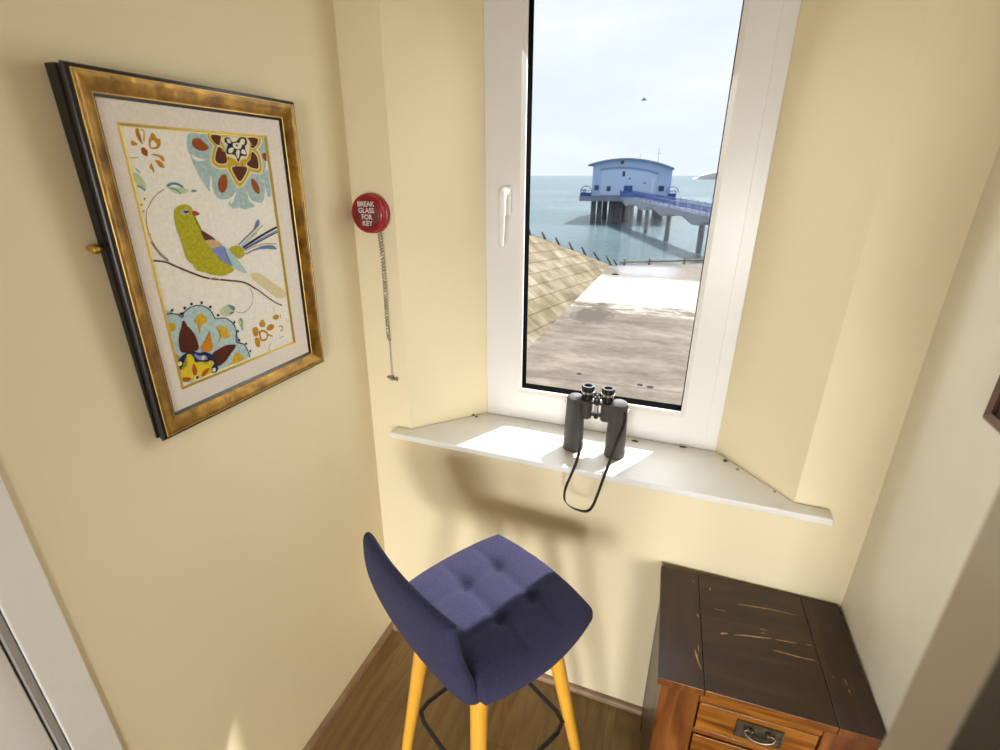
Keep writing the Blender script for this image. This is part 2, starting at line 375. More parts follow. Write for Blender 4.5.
# handle
bm = NB(); bx(bm, -0.521, -0.493, 1.399, 1.411, 1.593, 1.672); h = wpart('window_handle', bm, UPVC, bevel=0.006, segs=3)
def hpart(name, bm, m, **k):
    for v in bm.verts: v.co -= Vector((-0.2135, 1.425, 0.915))
    return obj(name, bm, m, h, **k)
bm = NB(); tube(bm, smooth_path([(-0.507, 1.405, 1.656), (-0.507, 1.372, 1.656), (-0.507, 1.366, 1.640), (-0.508, 1.368, 1.600), (-0.511, 1.372, 1.550), (-0.513, 1.374, 1.508)], 5),
                [0.0125] * 6 + [0.0125] * 5 + [0.0115] * 5 + [0.0095] * 5 + [0.008] * 4 + [0.005], seg=14)
hpart('lever', bm, UPVC, smooth=True, angle=60)
bm = NB(); lathe(bm, [(0.0035, 0), (0.0035, -0.002)], (-0.5165, 1.3995, 1.612), 'Y', 12); hpart('keyhole', bm, BLACK)

# sill board with rounded nose and the two ears
bm = NB()
SIL = [(-0.824, 1.180), (-0.824, YB), (-0.770, YB), (-0.5835, 1.4235), (0.1565, 1.4235), (0.333, YB), (0.412, YB), (0.412, 1.180)]
prism(bm, SIL, 0.9155, 0.9352)
s = obj('window_sill', bm, SILLW, bevel=0.005, segs=4); struct(s); s.name = 'trim_4'
# small flakes and crumbs left on the sill
def crumb(loc, s, label, m):
    bm = NB(); bmesh.ops.create_icosphere(bm, subdivisions=2, radius=1)
    rnd = random.Random(int(loc[0] * 1e4))
    for v in bm.verts:
        k = 0.6 + 0.6 * rnd.random(); v.co = Vector((v.co.x * s[0] * k, v.co.y * s[1] * k, max(v.co.z, -0.5) * s[2] * k))
    lo = min(v.co.z for v in bm.verts)
    for v in bm.verts: v.co.z -= lo
    o = obj('debris_crumb', bm, m, loc=loc, smooth=True); tag(o, label, 'debris', 'crumbs of debris on the window sill'); return o
CR = mat('dark_debris', (0.06, 0.05, 0.03), 0.8); CR2 = mat('grey_flake', (0.35, 0.33, 0.26), 0.8)
crumb((-0.622, 1.385, 0.9352), (0.009, 0.004, 0.003), 'dark crumb at the left inner corner of the white sill', CR)
crumb((-0.604, 1.377, 0.9352), (0.005, 0.003, 0.003), 'small dark speck beside the crumb in the sill left corner', CR)
crumb((-0.079, 1.398, 0.9352), (0.010, 0.004, 0.003), 'dark crumb just right of the binoculars against the window frame', CR)
crumb((0.061, 1.412, 0.9352), (0.012, 0.003, 0.003), 'thin dark flake along the frame between binoculars and right reveal', CR)
crumb((0.178, 1.372, 0.9352), (0.007, 0.005, 0.004), 'dark crumb at the foot of the right window reveal', CR)
crumb((0.208, 1.335, 0.9352), (0.005, 0.004, 0.004), 'grey flake on the sill halfway along the right reveal', CR2)
crumb((0.292, 1.256, 0.9352), (0.003, 0.003, 0.003), 'tiny grey speck near the front end of the right reveal', CR2)

# ------------------------------------------------------------ framed bird picture on the left wall
ART = [
('P','ochre',1,[(-130.7,233.5),(-124,233.2),(-128.3,226.8),(-127.8,219.2),(-123.1,210.8),(-125.9,210.2),(-130.8,217.5),(-132.2,225.1)]),
('L','ochre',1,2.2,[(-121.7,232.1),(-117.2,231.3),(-117.5,225.1),(-120.8,214)]),
('P','ochre',1,[(-102.3,229),(-97.1,224.5),(-95.6,219.8),(-90,220.1),(-90,212.8),(-94.6,206.2),(-102,202.5),(-112.5,204.1),(-112.6,213.6),(-107.4,223.2)]),
('P','paper',2,[(-104.1,216.8),(-100.1,213.3),(-99.7,207.7),(-108.7,205),(-110.7,207.3),(-108.5,213.7)]),
('P','ochre',1,[(-141.7,214.7),(-136.4,212.6),(-132.3,208.9),(-138,206.7),(-144.5,207.4)]),
('P','rust',1,[(-126.3,205.2),(-118.1,200),(-120.4,191.2),(-127.1,192.7),(-129.7,198.1)]),
('P','ochre',1,[(-111.4,194.9),(-100.5,194.4),(-91.9,191.7),(-90,184.3),(-95.7,184.2),(-99.8,189.9),(-111.1,192.6)]),
('P','ochre',1,[(-108.8,184.1),(-99.5,184.2),(-93.7,177.6),(-93.5,172.7),(-102.2,173.8)]),
('P','ochre',1,[(-116.2,180),(-114.8,175.2),(-113.3,168.6),(-116.3,164.1),(-117.8,169.5),(-122,171.9)]),
('L','ochre',1,1.2,[(-153.3,187.6),(-145,187.4),(-136.8,188.9)]),
('P','pale_green',1,[(-153.4,162.6),(-144.9,162.5),(-136.1,149.4),(-136.1,136.3),(-145.3,141.6),(-153.5,149.9)]),
('L','teal',2,2.2,[(-146.8,171.2),(-141,164)]),
('L','teal',2,3.5,[(-150.9,143.4),(-144,139.9),(-139.2,134.8)]),
('P','pale_green',1,[(-97.4,141.6),(-78.3,139.2),(-58.4,136.8),(-55.9,130.5),(-77.4,127),(-91.4,134.6)]),
('L','teal',2,4.5,[(-96.4,141.6),(-86.6,145.5),(-74.9,144.7),(-64.2,138.8)]),
('L','teal',2,2.5,[(-90.6,138),(-79.4,134.9),(-71.9,128.5)]),
('P','teal',2,[(-50.4,131.1),(-44.1,134.8),(-37,132.7),(-41,129.8)]),
('L','vine',1,1.6,[(-102.6,136.6),(-117.7,129.1),(-130.3,119),(-140.3,107.1),(-145.9,98.5),(-150.3,79),(-149.8,60.6),(-145,41.3),(-136.7,26.7),(-125.5,13.2)]),
('D','ochre',2,2.2,(-151.4,111.9)),
('D','ochre',2,2.2,(-150.5,101.2)),
('D','ochre',2,2.2,(-149.3,61.1)),
('D','ochre',2,2.2,(-148.4,47.4)),
('D','ochre',2,2.2,(-143.2,121.5)),
('P','blue',1,[(-28.5,233.1),(-2.8,233.6),(29.7,234.1),(73.1,234.5),(119.9,234.5),(154.5,234.5),(154,214.8),(151,190.4),(142,165.8),(130,146.1),(96.4,132.4),(68.5,123.8),(44.5,127.2),(23.7,139.5),(3.8,151.3),(-15.2,162.6),(-27.8,175.5),(-35.1,192.3),(-40.2,206.6),(-37,220.9)]),
('P','blue',2,[(-34.5,194.3),(-33.9,181.8),(-29.4,169.2),(-24.8,156.2),(-15.3,140.7),(-9.6,130.5),(1.6,155.8),(-2.9,179.9)]),
('P','blue',1,[(3,153.5),(-1.1,140.3),(4.5,119.7),(20.4,113.9),(39,116.9),(51.1,129.3),(39.2,155.1),(17.7,162.2)]),
('P','blue',1,[(56.4,138.5),(50.6,124.6),(41.2,113.2),(30,104.4),(41.5,95.3),(55.7,96),(69.1,91.7),(84.3,94.1),(98.9,96.4),(88.1,110.7),(83.4,125.6),(81.9,140.1)]),
('P','blue',1,[(88.9,142.3),(86,123),(91.7,111.7),(103.6,105.3),(121.2,103.8),(132,121),(134.6,143.5),(115.2,156.3)]),
('P','blue',2,[(136.8,153.5),(138.8,130.9),(140.6,115),(150.7,119.7),(151.5,148.2),(150,173.2)]),
('P','paper',2,[(1,160.2),(0.5,146.9),(-4.4,131.5),(-8,130.5),(-5.5,144.9)]),
('P','paper',2,[(41.2,115.6),(54.2,129.1),(45.2,110.6),(34.5,104.1)]),
('P','paper',2,[(89.1,111.8),(84.3,125.5),(84.9,110.8),(93.7,102.9)]),
('P','paper',2,[(-33.9,196.8),(-23.9,190.8),(-5,187.4),(-22.6,185.7),(-31.5,189.2)]),
('P','rust',3,[(-23.3,223.6),(-10.1,225.2),(-0,218.3),(7.9,210.1),(-5.1,203.4),(-20.1,206.1),(-28.3,214.1)]),
('P','rust',3,[(36.3,161.6),(36.5,143.7),(27,129.1),(16.5,127.9),(13.4,142.1),(22.1,156.6)]),
('P','rust',3,[(101.4,154.1),(113,146.5),(118.6,134.1),(115.9,121.7),(106.6,125.8),(99.7,139.6)]),
('P','rust',3,[(140.9,202.4),(152.1,206.3),(150.7,189.2),(143.9,192.8)]),
('P','cream',2,[(7,234.5),(48.2,234.5),(41.3,221.3),(35.3,208.3),(15.5,216.1)]),
('P','cream',2,[(101.4,234.5),(145.6,234.5),(137.3,217.4),(111.9,205.1),(99.8,220.6)]),
('P','cream',2,[(29.9,226.4),(51.4,211.5),(55.3,191.9),(51.1,174.2),(21.8,170.8),(4.6,182.7),(14.7,208.2)]),
('P','cream',2,[(40.9,181.8),(77.2,186.6),(110.5,182.3),(95,156.7),(64.7,133.3),(46.5,157.4)]),
('P','cream',2,[(114.8,221.5),(136.6,203.8),(134.3,163.5),(101.8,164.8),(79.8,177.7),(102.7,196.2)]),
('P','yellow',3,[(9.8,234.5),(45.8,234.5),(39.7,221.7),(34.5,210.4),(17.2,217.2)]),
('P','yellow',3,[(103.6,234.5),(142.1,234.5),(134.9,218.4),(112.8,207.7),(102.2,221.1)]),
('P','yellow',3,[(30.2,222.4),(48.9,209.4),(52.3,192.4),(48.6,177),(23.2,173.9),(8.1,184.3),(16.9,206.6)]),
('P','yellow',3,[(44.7,179.9),(76.5,184),(105.4,180.2),(92,158),(65.6,137.5),(49.8,158.6)]),
('P','yellow',3,[(114.4,217.3),(133.3,201.8),(131.3,166.7),(103,167.7),(83.7,179),(103.8,195.1)]),
('P','yellow',3,[(126.3,212.7),(119,199),(104.6,187.2),(85.7,179.5),(65.4,176.7),(47,179.3),(33.2,186.5),(25.6,197.1),(25.1,209.6),(31.7,222.3),(44.5,233.4),(61.9,234.5),(81.5,234.5),(100.6,234.5),(116.1,234.5),(125.2,226.2)]),
('P','cream',4,[(14.8,234),(41.4,233.6),(36.9,222.5),(33.1,214.2),(20.4,219.2)]),
('P','cream',4,[(107.6,234.5),(135.9,234.4),(130.6,220.1),(114.4,212.2),(106.6,222.1)]),
('P','cream',4,[(30.8,215.3),(44.5,205.6),(47,193.1),(44.3,181.9),(25.6,179.5),(14.5,187.2),(20.9,203.6)]),
('P','cream',4,[(51.8,176.4),(75.3,179.3),(96.4,176.5),(86.6,160.2),(67.3,145.2),(55.6,160.6)]),
('P','cream',4,[(113.6,209.6),(127.5,198.1),(125.9,172.5),(105.2,173.1),(90.9,181.4),(105.8,193.3)]),
('P','brown',4,[(16.5,232.9),(39.9,232.5),(36,222.8),(32.6,215.5),(21.4,219.8)]),
('P','brown',4,[(108.9,233.8),(133.9,233.3),(129.2,220.7),(114.9,213.7),(108,222.4)]),
('P','brown',4,[(31,212.9),(43,204.3),(45.2,193.4),(42.8,183.5),(26.4,181.4),(16.6,188.1),(22.3,202.6)]),
('P','brown',4,[(54.2,175.2),(74.9,177.8),(93.4,175.2),(84.9,161),(67.9,147.8),(57.5,161.3)]),
('P','brown',4,[(113.3,207),(125.5,196.9),(124.1,174.4),(105.9,174.9),(93.4,182.2),(106.4,192.6)]),
('P','cream',4,[(40.1,230.8),(106.4,232.2),(107.9,211),(95.8,193.2),(84.5,191.9),(71.9,184.8),(62.9,191.6),(45.1,198),(47.1,212.5)]),
('P','navy',5,[(49.1,230.1),(60.2,230.6),(64.4,223.1),(77,225.9),(86.2,232.6),(101.8,232.6),(102.6,222.4),(96.2,215.2),(96.9,197.9),(82.7,197.6),(72,185.3),(66,198.5),(47.1,200.3),(47.8,209.2),(56.8,216.1),(46.6,222.4)]),
('P','cream',6,[(52.3,228.1),(59.4,227.3),(60.8,220.7),(53.7,221.5)]),
('P','cream',6,[(88.6,229.8),(97.8,229),(94.1,219.8),(83.4,220.5)]),
('P','cream',6,[(54,210.5),(66.2,212),(59.4,202.4),(51.3,203.1)]),
('P','cream',6,[(72.7,207.7),(80.4,207.9),(73.6,191.7),(69.6,200.8)]),
('P','cream',6,[(87.2,210.4),(94.6,208.3),(94.4,200.9),(83.9,203)]),
('P','cream',6,[(66.8,221),(85.2,221.7),(86.4,213.8),(76.3,210),(66.5,213.1)]),
('D','navy',7,2.5,(75,217.2)),
('D','ochre',5,3,(38.5,206.7)),
('D','ochre',5,3,(47.9,191.4)),
('D','ochre',5,3,(66.2,180.2)),
('D','ochre',5,3,(81.5,179.1)),
('D','ochre',5,3,(105.2,199.2)),
('D','ochre',5,3,(113.4,220.5)),
('P','olive',3,[(-70.3,108.9),(-59.8,106.2),(-55,98.1),(-55.4,87.3),(-52.5,71.2),(-44,47.9),(-34.2,27.9),(-25.1,3.1),(-19.2,-15.3),(-67.3,-6.9),(-87.3,6.9),(-90.6,29.7),(-92.1,49.8),(-96.3,67.8),(-95.1,88.8),(-91,100.8),(-81.8,106.7)]),
('P','olive',3,[(-56.4,77.8),(-46.4,54.1),(-37.6,34.4),(-26.3,11.4),(-10,-5.9),(15.5,-28),(-1.8,-35),(-20.2,-36),(-39.4,-30.3),(-57.1,-22),(-77.1,-4.1)]),
('P','grey_blue',4,[(-81.5,95.3),(-72.7,99.4),(-63.3,96.8),(-67,91.2),(-78.2,91.2)]),
('D','navy',5,2.6,(-70.6,94.8)),
('P','navy',5,[(-75.6,96.8),(-64.4,96.9),(-65.1,94),(-74,94.3)]),
('P','red',4,[(-56.2,95.3),(-49.8,95.8),(-41.2,89.8),(-50.4,86.9),(-56.3,88.4)]),
('P','maroon',4,[(-45.7,59),(-30.9,50),(-17,37.7),(-31.1,37.8),(-40.4,39.5),(-45.4,49.4)]),
('P','sand',4,[(-40.7,38.3),(-17.1,37),(-1.6,22.4),(-24,20.7),(-33.8,26.8)]),
('P','periwinkle',4,[(-27,19.9),(-1.4,23.5),(4.5,4.2),(12.4,-21),(-7.4,-7.6),(-19,5.4)]),
('P','aqua',3,[(-0.2,22.2),(9.8,13.4),(24.3,-3.9),(47,-39),(32.8,-36.3),(13.9,-21.3),(3.4,-0.6)]),
('L','periwinkle',5,1,[(-16.2,17.1),(-9.4,-3.5)]),
('L','navy',5,0.8,[(-1.9,21.2),(6.4,-13.7)]),
('P','olive',4,[(13.6,16.5),(33.1,20.1),(44.1,12.2),(49.4,-0.1),(36.2,-7.9),(24.9,-1.5)]),
('L','steel',3,3,[(38,20.7),(62.5,35.3),(85.5,48),(101.8,67)]),
('P','steel',4,[(85.5,48),(100.7,69.6),(103.5,59.1),(92.7,49.8)]),
('L','sand',3,2.5,[(45.5,18.4),(75.8,35),(113.2,55.5)]),
('L','aqua',3,3,[(43.7,17.3),(67.5,28.3),(94.1,40.6)]),
('L','navy',4,4.5,[(47.8,14.2),(80.3,25.4),(118.2,37.9),(153.4,47.5)]),
('L','periwinkle',5,2.5,[(50.6,12.1),(86.4,22),(124.4,33.2),(151.7,39.6)]),
('L','navy',5,2.5,[(50.1,10.1),(93.2,21.1),(123.5,29.3),(153,36.7)]),
('L','sand',3,2.5,[(52.7,7.1),(84.4,13.1),(113,14.5),(145.4,10.3)]),
('P','steel',4,[(52.8,0.6),(76,6.4),(101.4,10.8),(130.1,9),(143.5,-1.9),(110.4,2.8),(82.4,4.1),(55.8,-1.1)]),
('D','dark_olive',4,1.3,(-73.9,59.5)),
('D','dark_olive',4,1.3,(-86.7,45.1)),
('D','dark_olive',4,1.3,(-69,42.9)),
('D','dark_olive',4,1.3,(-60.6,29.5)),
('D','dark_olive',4,1.3,(-77.4,27.8)),
('D','dark_olive',4,1.3,(-86.5,19)),
('D','dark_olive',4,1.3,(-62.3,13.2)),
('D','dark_olive',4,1.3,(-60.5,58)),
('D','dark_olive',4,1.3,(-84.6,70.5)),
('D','dark_olive',4,1.3,(-54.9,41.3)),
('D','dark_olive',4,1.3,(-52.2,20)),
('D','dark_olive',4,1.3,(-39.5,3.8)),
('D','dark_olive',4,1.3,(-66,8.1)),
('D','dark_olive',4,1.3,(-26.4,-13)),
('D','dark_olive',4,1.3,(-49.5,-13.8)),
('D','dark_olive',4,1.3,(-11.1,-23.2)),
('D','dark_olive',4,1.3,(-38.2,-25.6)),
('D','dark_olive',4,1.3,(-62.7,-11.4)),
('L','bark',2,3.2,[(-154.5,15.9),(-131,9.3),(-108.5,-4.2),(-80.6,-20.5),(-50.1,-35.5),(-5.9,-47.9)]),
('L','bark',2,3.6,[(-108.5,-4.2),(-80.6,-20.5),(-50.1,-35.5),(-5.9,-47.9),(36.6,-60.8),(62.6,-79.4)]),
('L','bark',2,2.8,[(36.6,-60.8),(68.2,-82.6),(95,-106.8),(118,-125.8),(135.5,-135.9)]),
('L','bark',2,1.6,[(-149.6,47.1),(-139.4,24.7),(-126.3,10.9)]),
('D','blush',3,2.4,(-45.5,-37.3)),
('D','blush',3,2.4,(-26.3,-43.4)),
('D','blush',3,2.4,(-35.2,-37.1)),
('L','vine',1,1.5,[(48.4,-75.4),(53.7,-92.4),(48.5,-108.5),(36.6,-120.3),(17.4,-125.1),(1.4,-118.4)]),
('P','pale_yellow',1,[(57.2,-46.3),(78,-46.1),(103,-63.4),(128.5,-85.7),(154.5,-106.4),(145.2,-118.9),(122.5,-113.6),(90.6,-86.2),(61.4,-57.9)]),
('P','light_blue',1,[(-154.5,-85.3),(-143,-86.6),(-131.8,-91.8),(-124.7,-100.5),(-118.9,-91.3),(-102.3,-83.5),(-83,-84.3),(-67.9,-92.4),(-58.1,-104.9),(-52.1,-120),(-29.7,-125.1),(-12.5,-141.1),(-7.8,-159.3),(-12.9,-185.6),(4.3,-194.5),(12.1,-210),(15.1,-230.6),(-81.9,-228.8),(-154.5,-223.7)]),
('L','navy',2,2,[(-154.5,-85.3),(-143,-86.6),(-131.8,-91.8),(-124.4,-99.2),(-118.9,-91.3),(-102.3,-83.5),(-83,-84.3),(-67.9,-92.4),(-58.1,-104.9),(-52.1,-120),(-29.7,-125.1),(-12.5,-141.1),(-7.8,-159.3),(-12.6,-184.2),(4.3,-194.5),(12.1,-210),(15.1,-230.6)]),
('D','navy',3,3,(-141.4,-80.4)),
('D','navy',3,3,(-124.7,-91.6)),
('D','navy',3,3,(-115.1,-82.3)),
('D','navy',3,3,(-99.3,-77.5)),
('D','navy',3,3,(-76.7,-80.4)),
('D','navy',3,3,(-59.1,-93.2)),
('D','navy',3,3,(-45.1,-114.7)),
('D','navy',3,3,(-8.7,-139.8)),
('D','navy',3,3,(-4.1,-162)),
('D','navy',3,3,(-4.9,-182.6)),
('D','navy',3,3,(11.5,-196)),
('D','navy',3,3,(19.2,-216.4)),
('P','gold',2,[(-102.1,-112.4),(-92.5,-104),(-82.5,-101.1),(-71.9,-115.3),(-77.1,-123.3),(-86.8,-124.4),(-95.7,-145.3),(-92.6,-122.7),(-101.4,-115.3)]),
('P','gold',2,[(-54.7,-137.7),(-35.8,-143.3),(-29.4,-152.7),(-25.9,-167.5),(-36.7,-168.6),(-46,-164.1),(-60.7,-175.8),(-50.4,-161.2),(-47.7,-150.1)]),
('P','gold',2,[(-153.1,-104.3),(-144.8,-104.1),(-142.3,-118.3),(-150.3,-119.9),(-154.3,-117.3)]),
('P','gold',2,[(-25.5,-211.2),(-14,-208.9),(-2.3,-222.7),(-6.1,-231),(-22.9,-231.2),(-51.4,-229.9),(-30.3,-223.7)]),
('P','gold',2,[(-154.5,-163),(-149.7,-172.2),(-153.3,-175.1),(-154.5,-171.3)]),
('P','orange',3,[(-71.9,-141.2),(-72.4,-160.1),(-72.1,-177.9),(-82.6,-184.7),(-100.7,-173.9),(-93,-162),(-84.4,-159.1)]),
('P','dark_brown',3,[(-123.8,-104.8),(-117.2,-119),(-107,-137.5),(-103.7,-158.5),(-108.2,-172.8),(-141.1,-166.9),(-143.5,-147.9),(-139.6,-132.7),(-131.7,-118.8)]),
('P','dark_brown',3,[(-15.5,-191.7),(-36.8,-183.9),(-61.5,-186.1),(-78.3,-193.7),(-70,-221.2),(-48.3,-217),(-31.1,-204.4)]),
('P','navy',4,[(-152.5,-179.6),(-139.5,-171.7),(-121.2,-169.7),(-105.3,-179.6),(-93,-181),(-76.8,-194.3),(-71,-211.6),(-72,-229.6),(-89,-230.6),(-154.5,-197.2)]),
('P','periwinkle',5,[(-116.9,-176.9),(-105.5,-186.9),(-94.7,-187.8),(-90.8,-198.1),(-106.1,-195.5),(-116.1,-185.9)]),
('P','bright_yellow',5,[(-154.5,-202.9),(-136.7,-195.6),(-134.8,-176.2),(-125.6,-175.3),(-119.6,-187.5),(-121.6,-195.5),(-106.8,-198.2),(-96.5,-208),(-85.5,-203.1),(-77.8,-212),(-90.3,-222.5),(-87.2,-229.8),(-115.2,-232.1),(-154.5,-225.6)]),
('D','cream',5,4.5,(-151.5,-187)),
('D','cream',5,4.5,(-99.5,-192)),
('D','cream',5,4.5,(-81.2,-226)),
('D','navy',6,3.5,(-122,-227.8)),
('D','cream',5,6,(-123.8,-228.6)),
('P','rust_red',6,[(-123.3,-196.3),(-118.8,-211.3),(-122.6,-221.6),(-129.1,-219),(-129.1,-207.2)]),
('P','rust_red',6,[(-154.1,-217.5),(-142.6,-218.8),(-135.8,-225.1),(-142.2,-228.9),(-153.2,-225.2)]),
('P','rust_red',6,[(-112.6,-228.1),(-105.7,-219.4),(-90.8,-217.7),(-98,-227),(-108.4,-230.4)]),
('P','pale_green',1,[(-38.6,-105.7),(-16.4,-98.3),(0.5,-108.6),(-7.5,-119.9),(-22.4,-123.3),(-35.9,-115.2)]),
('P','teal',2,[(-16.4,-98.3),(0.5,-108.6),(-6.2,-114.3)]),
('P','teal',2,[(-17.4,-117.2),(-3.2,-116.6),(-9.5,-120.9)]),
('P','pale_green',1,[(2.7,-137.9),(14,-136.4),(14.5,-153.6),(9.3,-164.6),(3.4,-150.4)]),
('L','teal',2,1.6,[(7,-135.1),(13.7,-145.6)]),
('L','teal',2,1.6,[(7.5,-148.5),(9.3,-164.6)]),
('P','ochre',1,[(69.9,-154.6),(75.7,-165.4),(70.7,-173.1),(58.7,-168.2),(59.1,-159.3)]),
('P','ochre',1,[(91.2,-171.2),(101.7,-178.3),(93,-186.4),(78.4,-183.3),(78.5,-175.4)]),
('P','ochre',1,[(36.5,-168),(47.9,-166.3),(52.2,-175.4),(47.7,-188.3),(37.3,-185)]),
('P','ochre',1,[(39.8,-191),(50.9,-195.9),(50,-214.1),(40.4,-213.5),(37.3,-201.9)]),
('L','ochre',1,5,[(54.2,-181.2),(65.7,-180.8),(76.8,-190.8),(70.6,-203.5),(56.4,-200.3),(54.2,-181.2)]),
('L','ochre',1,4,[(76.2,-193.3),(91.4,-202.1)]),
('P','ochre',1,[(101.5,-155.5),(114.1,-153.1),(121.5,-159.7),(114.9,-165.9),(103.4,-162.7)]),
('L','ochre',1,3,[(114.4,-184.7),(123.3,-184.6),(126.8,-193.9),(117.2,-196.5)]),
('L','ochre',1,2,[(125.7,-156.8),(125.5,-166.2)]),
('L','ochre',1,2,[(74.2,-233.2),(76.5,-223),(84.5,-217.6)]),
('L','pale_yellow',1,2,[(60.9,-209.7),(64.9,-221.8)]),
('L','rust',1,1.5,[(111.9,-212.7),(126.6,-211.8)]),
('L','pale_yellow',1,3,[(108.3,-132.3),(108,-149.4)]),
('L','ochre',1,1.2,[(139.4,-168.7),(147.6,-182)]),
]
AC = dict(paper=(0.80, 0.76, 0.67), ochre=(0.50, 0.23, 0.02), rust=(0.30, 0.075, 0.010), pale_green=(0.50, 0.56, 0.34), teal=(0.12, 0.25, 0.27), vine=(0.33, 0.18, 0.10),
          blue=(0.37, 0.49, 0.48), cream=(0.74, 0.68, 0.45), yellow=(0.56, 0.37, 0.025), brown=(0.10, 0.030, 0.012), navy=(0.018, 0.022, 0.065), olive=(0.42, 0.38, 0.02),
          grey_blue=(0.40, 0.45, 0.50), red=(0.40, 0.05, 0.03), maroon=(0.12, 0.035, 0.03), sand=(0.55, 0.40, 0.18), periwinkle=(0.20, 0.27, 0.52), aqua=(0.38, 0.55, 0.52),
          steel=(0.13, 0.22, 0.38), dark_olive=(0.22, 0.18, 0.01), bark=(0.10, 0.035, 0.015), blush=(0.65, 0.42, 0.36), pale_yellow=(0.66, 0.58, 0.34), light_blue=(0.42, 0.55, 0.56),
          gold=(0.60, 0.36, 0.02), orange=(0.60, 0.22, 0.015), dark_brown=(0.09, 0.022, 0.010), bright_yellow=(0.68, 0.52, 0.03), rust_red=(0.42, 0.10, 0.012))
pic = thing('framed_picture', 'gold and black framed painting of a yellow-green bird on the left wall', 'picture', (-0.932, 0.7915, 1.220))
# local axes inside the picture: x = along the wall (world +Y), z = up, y = out of the wall (world +X)
TILT = R(1.75)
Mp = Matrix(((0, 1, 0, 0), (1, 0, 0, 0), (0, 0, 1, 0), (0, 0, 0, 1)))
def ppart(name, bm, m, **k):
    # lean: the top hangs further from the wall than the bottom
    rot = Matrix.Rotation(-TILT, 4, 'X')
    rot = Matrix(((1, 0, 0, 0), (0, math.cos(TILT), math.sin(TILT), 0), (0, -math.sin(TILT), math.cos(TILT), 0), (0, 0, 0, 1)))
    for v in bm.verts:
        back = v.co.y < 0.0009
        v.co = Mp @ (v.co if back else rot @ v.co)
    return obj(name, bm, m, pic, **k)
W_, H_ = 0.2355, 0.636
def rr(ix, y, iz=None):
    iz = ix if iz is None else iz
    return (-W_ + ix, W_ - ix, iz, H_ - iz, y)
OF = 0.0006
bm = NB()
ring_frame(bm, [rr(0.0015, OF), rr(0.0015, 0.004), rr(0.006, 0.006), rr(0.006, 0.009), rr(0.002, 0.011), rr(0.002, 0.015), rr(0.0, 0.017), rr(0.0, 0.021), rr(0.002, 0.023), rr(0.002, 0.0255), rr(0.006, 0.0265), rr(0.008, OF)], closed=True)
# inner black lip
ring_frame(bm, [rr(0.0355, 0.0165), rr(0.0415, 0.0125), rr(0.0415, 0.002), rr(0.0355, 0.002)], closed=True)
fr = ppart('frame', bm, FRAMEB, smooth=True, angle=20)
bm = NB()
ring_frame(bm, [rr(0.006, 0.0255), rr(0.0075, 0.0275), rr(0.012, 0.0275), rr(0.017, 0.0255), rr(0.023, 0.0235), rr(0.030, 0.0195), rr(0.034, 0.0175), rr(0.0355, 0.0175), rr(0.0355, 0.003), rr(0.006, 0.003)], closed=True)
ppart('gilt_moulding', bm, GOLD, smooth=True, angle=25)
bm = NB()
for (i0, y0) in ((0.0065, 0.0272), (0.0345, 0.0172)):
    ring_frame(bm, [rr(i0, y0), rr(i0 + 0.0006, y0 + 0.0009), rr(i0 + 0.0014, y0 + 0.0009), rr(i0 + 0.002, y0), rr(i0 + 0.002, y0 - 0.003), rr(i0, y0 - 0.003)], closed=True)
ppart('gilt_edge_line', bm, GOLDB)
ACX, ACZ = -0.0085, 0.3205      # centre of the painted sheet
bm = NB()
ring_frame(bm, [rr(0.040, 0.0120), (ACX - 0.1605, ACX + 0.1605, ACZ - 0.2405, ACZ + 0.2405, 0.0120), (ACX - 0.1605, ACX + 0.1605, ACZ - 0.2405, ACZ + 0.2405, 0.009), rr(0.040, 0.009)], closed=True)
ppart('mount', bm, LINEN)
bm = NB()
for a, b, y in ((0.1605, 0.1583, 0.0130), (0.1577, 0.1552, 0.0124)):
    dz = 0.0800
    ring_frame(bm, [(ACX - a, ACX + a, ACZ - a - dz, ACZ + a + dz, y - 0.0012), (ACX - a + .0007, ACX + a - .0007, ACZ - a - dz + .0007, ACZ + a + dz - .0007, y), (ACX - b, ACX + b, ACZ - b - dz, ACZ + b + dz, y - .0004), (ACX - b, ACX + b, ACZ - b - dz, ACZ + b + dz, 0.009)], closed=False)
ppart('fillet', bm, FILLET)
names = list(AC); mats = [mat('paint_' + n, AC[n], 0.75, spec=0.15, noise_amt=0.16 if n in ('olive', 'blue', 'gold', 'ochre', 'dark_brown', 'brown', 'light_blue') else 0.06, noise_scale=140) for n in names]
bm = NB()
Y0 = 0.0100
bx(bm, ACX - 0.157, ACX + 0.157, 0.0085, Y0, ACZ - 0.237, ACZ + 0.237, mi=0)
def AP(p, y): return Vector((ACX + p[0] / 1000, y, ACZ + p[1] / 1000))
RANK = {id(k): i for i, k in enumerate(sorted(ART, key=lambda q: q[2]))}
